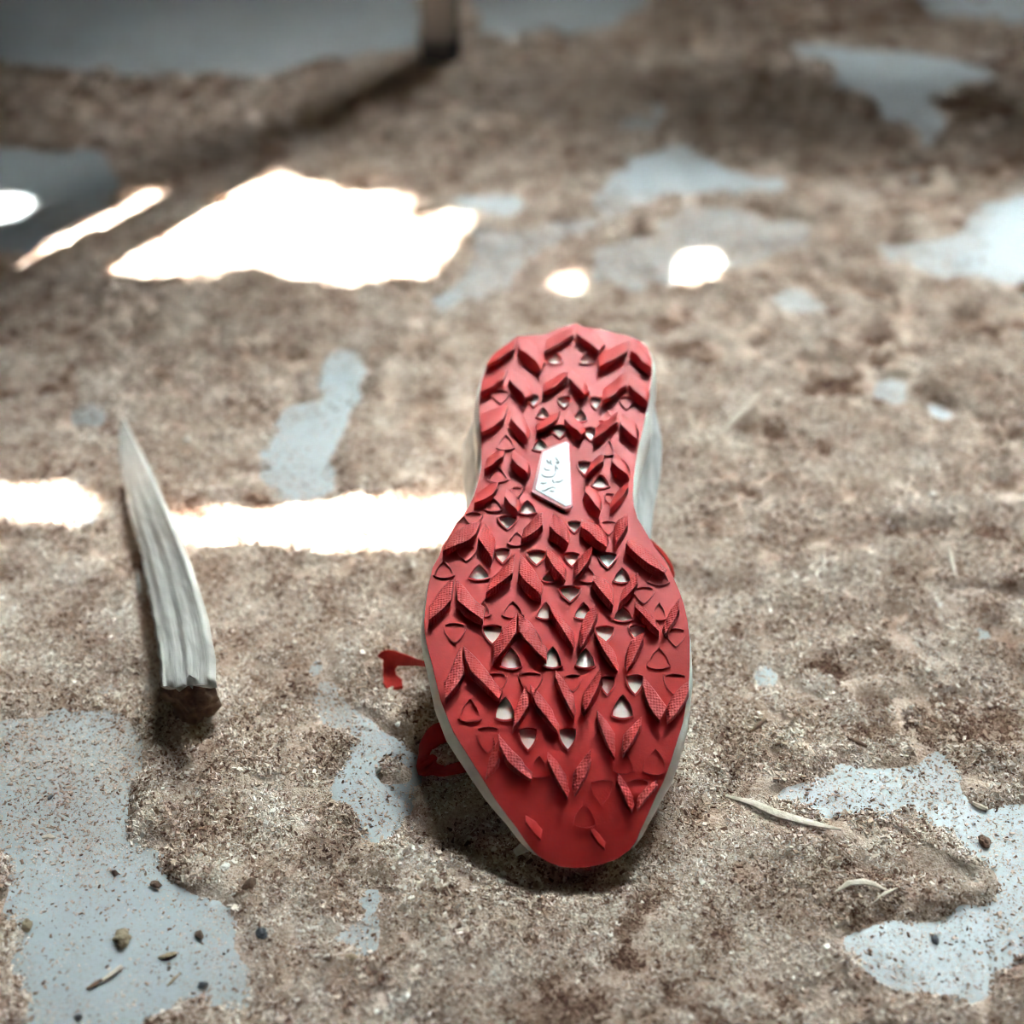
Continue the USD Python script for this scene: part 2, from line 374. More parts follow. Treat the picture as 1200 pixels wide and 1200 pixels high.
DUSTY = [
    (0.75, [(-20, 835), (40, 850), (175, 850), (165, 900), (150, 960), (150, 1010), (90, 960), (40, 900), (-20, 880)]),
    (0.35, [(-20, 880), (40, 900), (90, 960), (150, 1010), (200, 1040), (120, 1060), (40, 1020), (-20, 980)]),
    (0.7, [(354, 754), (383, 762), (400, 800), (430, 850), (400, 870), (365, 835), (355, 790)]),
    (0.6, [(430, 1030), (456, 1033), (458, 1090), (430, 1085)]),
    (0.5, [(1080, 880), (1130, 880), (1130, 930), (1090, 925)]),
    (0.6, [(1120, 985), (1170, 1000), (1180, 1050), (1120, 1050)]),
    (0.85, [(690, 230), (960, 240), (960, 300), (700, 345), (540, 350), (540, 280)]),
    (0.5, [(1100, 230), (1160, 240), (1110, 330), (1020, 300)]),
]
HEAP = [(1.0, [(440, 895), (470, 890), (487, 905), (475, 925), (445, 922)])]
GX0, GX1, GY0, GY1, GS = -1.25, 1.25, -0.30, 1.60, 0.0015
nx, ny = int((GX1 - GX0) / GS), int((GY1 - GY0) / GS)
gx, gy = GX0 + GS * np.arange(nx), GY0 + GS * np.arange(ny)
XX, YY = np.meshgrid(gx, gy)


def field(sig, seed, aniso=1.0):
    f = ndimage.gaussian_filter(np.random.default_rng(seed).standard_normal((ny, nx)).astype(np.float32), (sig, sig * aniso), mode="wrap")
    return f / f.std()


def paint(polys):
    out = np.zeros((ny, nx), np.float32)
    for amt, p in polys:
        g = ground(p)[:, :2]
        lo, hi = g.min(0), g.max(0)
        i0, i1 = np.clip([int((lo[0] - GX0) / GS) - 1, int((hi[0] - GX0) / GS) + 2], 0, nx)
        j0, j1 = np.clip([int((lo[1] - GY0) / GS) - 1, int((hi[1] - GY0) / GS) + 2], 0, ny)
        if i1 > i0 and j1 > j0:
            sh = Polygon(g).buffer(0)
            shapely.prepare(sh)
            inside = shapely.contains_xy(sh, XX[j0:j1, i0:i1], YY[j0:j1, i0:i1])
            out[j0:j1, i0:i1] = np.maximum(out[j0:j1, i0:i1], amt * inside)
    return out


bare = paint(BARE)
heap = paint(HEAP)
dusty = ndimage.gaussian_filter(paint(DUSTY), 6)
wide = ndimage.gaussian_filter(bare, 13)
far_soft = ndimage.gaussian_filter(bare, 3.2)
far_soft = np.maximum(far_soft, 0) * (1 - ndimage.gaussian_filter(heap, 1.5))
n1, n2, n3, n4 = field(3, 1), field(8, 2), field(22, 3), field(1.2, 4)
n5 = field(45, 11)
outside = np.clip((np.abs(XX) - 0.24 - 0.33 * YY) / 0.08, 0, 1) + np.clip((0.2 - YY) / 0.06, 0, 1) + np.clip((YY - 1.27) / 0.05, 0, 1)
margin = np.clip((np.abs(XX) - 0.95) / 0.3, 0, 1) + np.clip((0.0 - YY) / 0.3, 0, 1)      # the dust thins out well beyond the picture
cover = 0.62 - np.clip(outside, 0, 1) * np.clip(n5 - 0.55, 0, 1) * 1.1 - 0.9 * np.clip(margin, 0, 1) - 1.25 * far_soft + 0.15 * n1 + 0.11 * n2 + 0.05 * n3
thick = 0.0030 + 0.0009 * n3 + 0.0009 * n2 + 0.00065 * n1 + 0.0003 * n4
# ripples where the dust was swept on the right
rip = field(2.6, 9, 3.6) + 0.5 * field(7, 10, 2.4)
right = 1 / (1 + np.exp(-(XX - 0.09) / 0.04))
thick = thick + 0.0014 * rip * right
edge = np.clip(cover / 0.60, 0, 1)
edge = edge * edge * (3 - 2 * edge)
H = np.where(cover > 0, np.maximum(thick, 0.0006) * edge, 0) - 0.0004 * (cover <= 0)


def hgt(x, y):
    i = np.clip(((np.asarray(x) - GX0) / GS), 0, nx - 1.01)
    j = np.clip(((np.asarray(y) - GY0) / GS), 0, ny - 1.01)
    return np.maximum(ndimage.map_coordinates(H, [np.atleast_1d(j), np.atleast_1d(i)], order=1), 0)


saw = thing("sawdust", "layer of fine tan and brown sawdust strewn over the grey floor", "sawdust", kind="stuff")


def bed(step, keep):
    zz, xx, yy = H[::step, ::step], XX[::step, ::step], YY[::step, ::step]
    k, n = zz.shape
    idx = np.arange(k * n).reshape(k, n)
    q = np.stack([idx[:-1, :-1], idx[:-1, 1:], idx[1:, 1:], idx[1:, :-1]], -1).reshape(-1, 4)
    cx, cy = xx.ravel()[q].mean(1), yy.ravel()[q].mean(1)
    q = q[(zz.ravel()[q].max(1) > 0) & keep(cx, cy)]
    un, inv = np.unique(q, return_inverse=True)
    q = inv.reshape(-1, 4)
    v = np.stack([xx.ravel(), yy.ravel(), zz.ravel()], 1)[un]
    return trimesh.Trimesh(v, np.vstack([q[:, [0, 1, 2]], q[:, [0, 2, 3]]]), process=False)


inview = lambda x, y: (np.abs(x) < 0.17 + 0.31 * y) & (y > 0.2) & (y < 0.86)
b1, b2 = bed(1, inview), bed(3, lambda x, y: ~inview(x, y))
obj("sawdust_bed", trimesh.util.concatenate([b1, b2]), M_bed, saw, smooth=True, kind="stuff")


def grain(r, L, W, T):
    """A little chip: a bent six-sided splinter."""
    a = trimesh.creation.box([L, W, T])
    v = np.array(a.vertices)
    v *= 1 + r.uniform(-0.35, 0.35, v.shape)
    v[:, 2] += r.uniform(-0.3, 0.3) * (v[:, 0] / L) ** 2 * L
    a.vertices = v
    return a


def clump(seed, n, rad, lmin, lmax, flat=0.5):
    r = np.random.default_rng(seed)
    parts, tone = [], []
    for i in range(n):
        L = lmin * (lmax / lmin) ** (r.random() ** 1.8)
        a = grain(r, L, L * r.uniform(0.28, 0.65), L * r.uniform(0.12, 0.35))
        a.apply_transform(trimesh.transformations.euler_matrix(r.normal(0, flat), r.normal(0, flat), r.uniform(0, 6.283)))
        q, ang = rad * math.sqrt(r.random()), r.uniform(0, 6.283)
        a.apply_translation([q * math.cos(ang), q * math.sin(ang), r.uniform(0.0, 0.0011)])
        parts.append(a)
        tone.append(np.full(len(a.vertices), np.clip(r.beta(2.0, 1.9), 0, 1)))
    return trimesh.util.concatenate(parts), np.concatenate(tone)


def instancer(name, protos, pos, idx, yaw, scale, normal=None):
    pi = UsdGeom.PointInstancer.Define(stage, path_of(name, saw))
    tag(pi.GetPrim(), kind="stuff")
    rel = pi.CreatePrototypesRel()
    for k, (m, tone) in enumerate(protos):
        pm = usdkit.mesh(stage, path_of("grain_clump", pi.GetPrim()), m, M_grain, smooth=False)
        UsdGeom.PrimvarsAPI(pm).CreatePrimvar("tone", Sdf.ValueTypeNames.FloatArray, "vertex").Set(Vt.FloatArray.FromNumpy(tone.astype(np.float32)))
        rel.AddTarget(pm.GetPath())
    pi.CreateProtoIndicesAttr(Vt.IntArray.FromNumpy(idx.astype(np.int32)))
    pi.CreatePositionsAttr(Vt.Vec3fArray.FromNumpy(pos.astype(np.float32)))
    c, s = np.cos(yaw / 2), np.sin(yaw / 2)
    if normal is None:
        quat = np.stack([c, 0 * c, 0 * c, s], 1)
    else:  # tilt z to the normal after the yaw
        t = np.stack([1 + normal[:, 2], -normal[:, 1], normal[:, 0], 0 * c], 1)
        t /= np.linalg.norm(t, axis=1, keepdims=True)
        w, x, y = t[:, 0], t[:, 1], t[:, 2]
        quat = np.stack([w * c, x * c + y * s, y * c - x * s, w * s], 1)
    pi.CreateOrientationsAttr(Vt.QuathArray([Gf.Quath(*map(float, q)) for q in quat]))
    pi.CreateScalesAttr(Vt.Vec3fArray.FromNumpy(np.repeat(scale[:, None], 3, 1).astype(np.float32)))


r = np.random.default_rng(21)
protos = [clump(100 + k, 110, 0.0052, 0.0006, 0.0022) for k in range(10)]
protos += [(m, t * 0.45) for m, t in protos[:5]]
gyd, gxd = np.gradient(ndimage.gaussian_filter(H, 1.5), GS)


def scatter(n, test, ylim):
    y = ylim[0] + (ylim[1] - ylim[0]) * r.random(n)
    x = (2 * r.random(n) - 1) * (0.24 + 0.33 * y)
    i, j = ((x - GX0) / GS).astype(int), ((y - GY0) / GS).astype(int)
    ok = (i >= 0) & (i < nx) & (j >= 0) & (j < ny)
    x, y, i, j = x[ok], y[ok], i[ok], j[ok]
    ok = test(cover[j, i], len(i))
    return x[ok], y[ok], i[ok], j[ok]


N = 30000
x, y, i, j = scatter(N, lambda c, k: c + r.uniform(-0.1, 0.1, k) > 0.05, (0.2, 1.32))
nrm = np.stack([-gxd[j, i], -gyd[j, i], np.ones(len(i))], 1)
nrm /= np.linalg.norm(nrm, axis=1, keepdims=True)
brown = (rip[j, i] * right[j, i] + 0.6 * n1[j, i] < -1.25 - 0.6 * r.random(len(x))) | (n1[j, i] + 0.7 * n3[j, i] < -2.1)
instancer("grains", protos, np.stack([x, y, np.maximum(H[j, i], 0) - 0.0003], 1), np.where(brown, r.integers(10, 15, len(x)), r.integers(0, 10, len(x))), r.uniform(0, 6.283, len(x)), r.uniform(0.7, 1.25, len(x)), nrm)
x, y = r.uniform(GX0, GX1, 26000), r.uniform(GY0, 1.45, 26000)
i, j = ((x - GX0) / GS).astype(int), ((y - GY0) / GS).astype(int)
ok = (i < nx) & (j < ny) & ~((np.abs(x) < 0.24 + 0.33 * y) & (y > 0.2) & (y < 1.32))
x, y, i, j = x[ok], y[ok], i[ok], j[ok]
ok = cover[j, i] > 0.05
x, y, i, j = x[ok], y[ok], i[ok], j[ok]
coarse = [clump(700 + k, 110, 0.0085, 0.0009, 0.0030) for k in range(6)]
instancer("outer_grains", coarse, np.stack([x, y, np.maximum(H[j, i], 0) - 0.0003], 1), r.integers(0, 6, len(x)), r.uniform(0, 6.283, len(x)), r.uniform(0.8, 1.3, len(x)))
# loose crumbs and dust on the bare floor
loose = [clump(300 + k, 12, 0.011, 0.00035, 0.0019, 0.25) for k in range(8)]
for m, t in loose:
    m.apply_translation([0, 0, -m.bounds[0][2] * 0.4])
dustp = np.clip(0.035 + 0.75 * (1 - wide) ** 2 + dusty, 0, 1)


def scatter2(n, ylim):
    y = ylim[0] + (ylim[1] - ylim[0]) * r.random(n)
    x = (2 * r.random(n) - 1) * (0.24 + 0.33 * y)
    i, j = ((x - GX0) / GS).astype(int), ((y - GY0) / GS).astype(int)
    ok = (i >= 0) & (i < nx) & (j >= 0) & (j < ny)
    x, y, i, j = x[ok], y[ok], i[ok], j[ok]
    ok = (cover[j, i] < 0.10) & (r.random(len(i)) < dustp[j, i])
    return x[ok], y[ok], i[ok], j[ok]


x, y, i, j = scatter2(60000, (0.2, 1.3))
loose = [(m, t * 0.62) for m, t in loose]
instancer("loose_crumbs", loose, np.stack([x, y, np.full(len(x), 0.0001)], 1), r.integers(0, 8, len(x)), r.uniform(0, 6.283, len(x)), r.uniform(0.6, 1.2, len(x)))

fine = [clump(500 + k, 40, 0.008, 0.00022, 0.00075, 0.3) for k in range(6)]
for m, t in fine:
    v = np.array(m.vertices)
    v[:, 2] *= 0.5
    m.vertices = v
x, y, i, j = scatter2(90000, (0.2, 1.1))
fine = [(m, 0.25 + t * 0.5) for m, t in fine]
instancer("fine_dust", fine, np.stack([x, y, np.full(len(x), 0.0001)], 1), r.integers(0, 6, len(x)), r.uniform(0, 6.283, len(x)), r.uniform(0.7, 1.3, len(x)))

# ------------------------------------------------------------------ the shoe: a sole surface seen from its sole side
SX, TOE_Y, TOE_Z = 0.0265, 0.3175, 0.010
sg = np.linspace(-0.03, 0.32, 3501)
TH = np.radians(14 + 38 * np.exp(-np.clip(sg, -0.01, 1) / 0.05))
ds = sg[1] - sg[0]
PYg = np.cumsum(np.cos(TH)) * ds
PZg = np.cumsum(np.sin(TH)) * ds
k0 = np.searchsorted(sg, 0)
PYg, PZg = PYg - PYg[k0] + TOE_Y, PZg - PZg[k0] + TOE_Z


def sole_world(uvw):
    """(across, along from the toe, out of the sole) -> the room."""
    uvw = np.asarray(uvw, float)
    s = uvw[..., 1]
    th, py, pz = np.interp(s, sg, TH), np.interp(s, sg, PYg), np.interp(s, sg, PZg)
    w = uvw[..., 2]
    return np.stack([SX + uvw[..., 0], py - np.sin(th) * w, pz + np.cos(th) * w], -1)


def sole_uv(px, h=0.0):
    """Points measured in the photograph, lying h above the sole surface -> (across, along)."""
    p = np.asarray(px, float).reshape(-1, 2)
    d = ray(p[:, 0], p[:, 1])
    h = np.broadcast_to(np.asarray(h, float), (len(p),))
    out = np.zeros((len(p), 2))
    for i in range(len(p)):
        qy, qz = PYg - np.sin(TH) * h[i], PZg + np.cos(TH) * h[i]
        g = qz - CAM_H - qy * d[i, 2] / d[i, 1]
        s = np.interp(0.0, g, sg)
        t = np.interp(s, sg, qy) / d[i, 1]
        out[i] = d[i, 0] * t - SX, s
    return out


OUT = [(561.5, 473), (562, 462), (565, 445), (570.7, 428.5), (580.5, 413), (593.5, 403.6), (606.5, 393.8), (621.7, 392.8), (639, 391.7), (652, 386), (661.5, 382), (675.6, 378.7), (683, 382.5), (700.5, 385), (720, 389.5), (737.3, 393.5), (750.3, 399), (759, 407), (763.9, 422), (764.4, 435), (763.3, 445.8), (760, 462), (756.8, 487), (752.5, 506), (748, 522.5), (745, 542), (742.8, 560.4), (741.7, 580), (742.8, 593), (747, 607), (756.3, 622.7), (767, 641.3), (780, 658.7), (788.3, 674.7), (796.3, 693.3), (801.7, 709.3), (805.7, 728), (808, 746.7), (808.3, 773.3), (807.7, 796), (805.7, 812), (803, 830.7), (800.3, 846.7), (793.7, 868), (785.7, 894), (777.7, 915.3), (768.3, 934), (759, 955.3), (751, 972.7), (745.7, 986), (737.7, 996.7), (721.7, 1007.3), (705.7, 1012.7), (689.7, 1016), (672.3, 1017.3), (655, 1015.3), (641.7, 1010), (631, 1003.3), (623, 995.3), (615, 984.7), (604.3, 968.7), (593.7, 955.3), (580.3, 936.7), (569.7, 919.3), (559, 902), (549, 886), (539, 870), (531, 857.3), (523, 837.3), (516.3, 820), (511, 798.7), (505.7, 776), (500.3, 756), (497.5, 740), (497, 728), (498.3, 714.7), (501.7, 686.7), (507, 665.3), (515, 650.7), (519, 638.7), (527, 626.7), (535, 612), (541.5, 605), (549, 594), (555.6, 580), (560.5, 563.7), (563.7, 548.5), (564, 528), (563.7, 511.7), (561.5, 495.4)]
ouv = sole_uv(OUT)
oc = np.vstack([ouv[-3:], ouv, ouv[:4]])
outline = Polygon(ouv).buffer(0.0012).buffer(-0.0012)
SMIN, SMAX = ouv[:, 1].min(), ouv[:, 1].max()
print("sole length", SMAX - SMIN, "width", np.ptp(ouv[:, 0]), "heel z", np.interp(SMAX, sg, PZg))

shoe = thing("running_shoe", "red-soled grey running shoe lying sole up with its toe on the sawdust", "shoe", (SX, 0.43, 0))
SO = (SX, 0.43, 0)


def to_cs(poly):
    polys = poly.geoms if hasattr(poly, "geoms") else [poly]
    loops = []
    for g in polys:
        loops.append(np.array(g.exterior.coords)[:-1])
        loops += [np.array(h.coords)[:-1] for h in g.interiors]
    return m3.CrossSection(loops, m3.FillRule.EvenOdd)


def slab(poly, w0, w1, refine=0.004, warp=None):
    """A flat polygon of the sole plane, from depth w0 to w1, bent onto the sole surface."""
    m = to_cs(poly).extrude(w1 - w0)
    if refine:
        m = m.refine_to_length(refine)
    mm = m.to_mesh()
    v = np.array(mm.vert_properties[:, :3], float)
    v[:, 2] += w0
    if warp is not None:
        v = warp(v)
    return trimesh.Trimesh(sole_world(v), np.array(mm.tri_verts), process=False)


# triangular windows and outlines: (centre x, centre y, width, height, points up, open)
TRI = [(650.6, 420, 17, 12, 1, 1), (687.8, 420.6, 17, 12, 1, 1), (625, 470.2, 13, 13, 0, 1), (698, 473, 14, 13.5, 0, 1), (661, 472, 16, 12, 0, 1), (636, 484.5, 15, 12, 1, 1), (680, 487.5, 14.6, 13, 1, 1),
       (586.7, 466, 20, 13, 0, 0), (734, 473, 15, 13, 0, 0), (710.5, 487.5, 14, 12, 1, 0), (656, 506.8, 18, 14, 0, 1), (692, 509, 14, 15, 0, 1), (633, 522, 18, 13, 1, 1), (592.4, 518.7, 19.5, 16, 1, 0), (713, 525.7, 14, 17, 1, 0),
       (684.5, 548.5, 15, 15, 0, 1), (583.7, 556.5, 22, 15, 1, 0), (704, 564.5, 20, 14.5, 1, 1), (618, 595, 20.5, 15, 1, 1), (594.8, 613, 22, 14, 0, 1), (578.3, 591.3, 19.5, 14, 1, 0), (554.8, 609, 20, 14, 0, 0), (606, 576.7, 12.5, 11, 0, 0),
       (714.6, 584, 11, 11, 0, 0), (673, 618, 16, 13, 0, 1), (713, 618.7, 17, 14, 0, 0), (546.7, 649, 20.7, 15, 0, 0), (520.3, 667.3, 22, 17, 1, 0), (561.3, 670.7, 23, 16, 1, 1), (588.7, 652, 18, 16, 0, 1), (628.7, 654, 22, 16, 0, 1), (605.7, 631.3, 18.6, 14.6, 1, 0),
       (669.7, 656.3, 18.6, 15, 0, 1), (712.3, 657.3, 21, 16, 0, 1), (729, 674.7, 20, 16, 1, 1), (771.7, 675.3, 24, 17, 1, 0), (754.5, 697.7, 22.6, 16.6, 0, 0), (645, 675, 20, 13, 1, 1), (668, 696.7, 24.6, 17, 0, 1), (689.7, 673.7, 18.6, 15, 1, 0), (683.7, 716, 20, 18.6, 1, 1),
       (730, 719.5, 22, 16, 1, 1), (772.3, 717, 16, 19, 1, 0), (533, 741.7, 24, 20.6, 0, 0), (577, 743.7, 22.6, 20.6, 0, 1), (601, 714, 23, 17, 1, 0), (566, 714, 16, 17, 1, 0), (639.7, 716, 20, 18.6, 1, 1), (708.5, 744, 22.6, 19, 0, 1), (747, 742, 19, 17, 0, 1), (792, 746.7, 20, 18.6, 0, 0),
       (599, 771.7, 24, 23, 1, 1), (647.5, 770.7, 20, 24, 1, 1), (686, 771.5, 22, 22, 1, 1), (772, 771.3, 24.6, 22.6, 1, 0), (711.5, 803, 18, 21, 0, 1), (744, 802, 19, 22, 0, 1), (791, 801.7, 25, 23, 0, 0), (592, 830.7, 22, 26, 1, 1), (551, 832.3, 24, 24.6, 1, 0), (729.7, 828.3, 24, 26, 1, 1),
       (618.7, 865.7, 20.6, 24.6, 0, 1), (665.3, 865.3, 20, 24, 0, 1), (571.7, 866, 25, 28, 0, 0), (621.7, 800, 26, 22, 0, 0), (581, 801, 24, 22, 0, 0), (671, 800, 18, 18, 0, 0), (631.7, 898, 20, 24, 1, 0), (767.7, 892, 25, 28, 1, 0), (706.3, 928, 25, 28, 0, 0), (748, 927, 25, 28, 0, 0), (686, 957, 25, 26, 1, 0), (731, 893, 22, 24, 1, 0)]


def tri_poly(cx, cy, w, h, up):
    c = np.array([(0, -0.55), (0.5, 0.42), (-0.5, 0.42)]) * [w, h]
    if not up:
        c = c * [1, -1]
    pts = []
    for a in range(3):
        p, q = c[a], c[(a + 1) % 3]
        m = (p + q) / 2
        o = m / (np.linalg.norm(m) + 1e-9) * 0.115 * np.linalg.norm(q - p)
        for t in np.linspace(0, 1, 7)[:-1]:
            pts.append(p + (q - p) * t + o * 4 * t * (1 - t))
    return Polygon(sole_uv(np.array(pts) + [cx, cy])).buffer(0)


tris = [(tri_poly(*t[:5]), t[5]) for t in TRI]
holes = unary_union([p for p, o in tris if o])
RED_T = 0.0016
obj("outsole", slab(outline.difference(holes), -RED_T, 0.0), M_red, shoe, off=SO, label="red rubber outsole pierced by small triangular windows")
for p, o in tris:
    ring = p.buffer(0.00055).difference(p.buffer(-0.0001) if o else p.buffer(-0.00035)).intersection(outline.buffer(-0.0006))
    if not ring.is_empty:
        ring = ring if ring.geom_type == "Polygon" else max(ring.geoms, key=lambda g: g.area)
        obj("triangle_rim", slab(ring.simplify(0.00008), -0.0003, 0.0009, 0.003), M_red, shoe, off=SO)

uc = lambda s: 0.0  # centre line
ss = np.linspace(SMIN + 1e-4, SMAX - 1e-4, 120)
lr = []
for s in ss:
    seg = outline.intersection(LineString([(-0.2, s), (0.2, s)]))
    lr.append(seg.bounds[0::2] if not seg.is_empty else (0, 0))
lr = np.array(lr)
UL, UR = lr[:, 0], lr[:, 1]
smid = (SMIN + SMAX) / 2


def flare(s, right):
    """How far the foam sidewall stands out beyond the rubber."""
    if right:
        return np.interp(s, [0.0, 0.03, 0.06, 0.10, 0.15, 0.19, 0.25], [0.0030, 0.0046, 0.0030, 0.0012, 0.002, 0.004, 0.002])
    return np.interp(s, [0.0, 0.04, 0.08, 0.12, 0.16, 0.20, 0.25], [0.0045, 0.0040, 0.0022, 0.0014, 0.0022, 0.003, 0.002])


def depth_to_floor(s):
    return (np.interp(s, sg, PZg) - 0.0025) / np.cos(np.interp(s, sg, TH))


MID_T = 0.019


def mid_warp(v):
    v = v.copy()
    s = v[:, 1]
    d = np.clip((-v[:, 2] - 0.0012) / (MID_T - 0.0012), 0, 1)
    lim = np.minimum(MID_T, np.maximum(depth_to_floor(s) * 0.9, 0.004))
    prof = np.interp(d, [0, 0.04, 0.25, 0.7, 1.0], [-0.1, 0.35, 0.8, 1.0, 0.85])
    l, rr = np.interp(s, ss, UL), np.interp(s, ss, UR)
    c, a = (l + rr) / 2, np.maximum((rr - l) / 2, 0.012)
    q = (v[:, 0] - c) / a
    fl = np.where(q > 0, flare(s, True), flare(s, False))
    v[:, 0] += q * fl * prof
    e = np.clip((s - smid) / ((SMAX - SMIN) / 2), -1, 1)
    v[:, 1] += np.sign(e) * np.abs(e) ** 6 * np.where(e < 0, -0.0016, 0.003) * np.maximum(prof, 0.3)
    v[:, 2] = -0.0012 - d * (lim - 0.0012)
    return v


obj("midsole", slab(outline, -MID_T, -0.0012, 0.0035, mid_warp), M_mid, shoe, off=SO, label="off-white foam midsole", smooth=50)

# upper: lofted along the shoe from toe to heel
st = np.linspace(SMIN - 0.001, SMAX + 0.004, 46)
rings = []
for s in st:
    l, rr = np.interp(s, ss, UL), np.interp(s, ss, UR)
    e = (s - st[0]) / (st[-1] - st[0])
    ends = np.sqrt(np.clip(min(1, e / 0.06 + 0.15, (1 - e) / 0.03 + 0.25), 0, 1))
    c, a = (l + rr) / 2, (rr - l) / 2
    a = max(a, 0.016) * ends
    D = np.interp(e, [0, 0.08, 0.2, 0.4, 0.55, 0.75, 1.0], [0.012, 0.045, 0.06, 0.082, 0.1, 0.105, 0.1])
    D = min(D, depth_to_floor(s) - 0.001)
    top = min(0.012, D * 0.5)
    ang = np.linspace(0, math.pi, 25)
    bl = np.interp(s, [0.0, 0.06, 0.12, 0.16, 0.21, 0.25], [0.001, 0.001, 0.003, 0.013, 0.016, 0.005])
    br = np.interp(s, [0.0, 0.06, 0.10, 0.13, 0.16, 0.21, 0.25], [0.002, 0.001, 0.001, 0.012, 0.017, 0.017, 0.005])
    narrow = np.interp(e, [0, 0.3, 0.6, 1], [0.95, 0.80, 0.62, 0.6])
    lo = []
    for t in ang:
        ca, sa = math.cos(t), math.sin(t)
        k = sa ** 1.3
        ca2 = np.sign(ca) * abs(ca) ** 0.75
        bulge = (br if ca > 0 else bl) * min(1, 3.0 * math.sin(min(t, math.pi - t)))
        lo.append([c + ca2 * (a * (1 - k * (1 - narrow)) + bulge), s, -top - (D - top) * sa ** 0.85])
    lo += [[c - a * 0.9 + 1.8 * a * f, s, -top * 0.9] for f in (0.12, 0.5, 0.88)]
    rings.append(sole_world(np.array(lo)))
upper = loft(rings)
try:
    um = m3.Manifold(m3.Mesh(np.asarray(upper.vertices, np.float32), np.asarray(upper.faces, np.uint32)))
    cav = m3.Manifold.sphere(1.0, 48).scale((0.026, 0.052, 0.062))
    cc = sole_world(np.array([0.5 * (np.interp(0.2, ss, UL) + np.interp(0.2, ss, UR)), 0.2, -0.098]))
    cut = um - cav.translate(tuple(map(float, cc)))
    if cut.num_tri() > 100:
        upper = cut
except Exception as ex:
    print("upper kept whole", ex)
obj("upper", upper, M_upper, shoe, off=SO, smooth=50, label="light grey knitted upper")

# lugs ------------------------------------------------------------------------------------------
TILE = {"A": (535, 370, 1200 / 130), "B": (655, 370, 1200 / 130), "C": (535, 490, 1200 / 130), "D": (655, 490, 1200 / 130), "E": (495, 600, 7.5), "F": (655, 600, 7.5), "G": (495, 740, 7.5), "H": (655, 740, 7.5), "I": (535, 870, 7.5), "J": (655, 870, 7.5), "Z": (480, 700, 10 / 3), "P": (0, 0, 1)}


def P(spec):
    """'A 325,525 470,455 B 0,300' -> photograph pixels."""
    o, out = None, []
    for w in spec.split():
        if w in TILE:
            o = TILE[w]
        else:
            a, b = map(float, w.split(","))
            out.append((o[0] + a / o[2], o[1] + b / o[2]))
    return np.array(out)


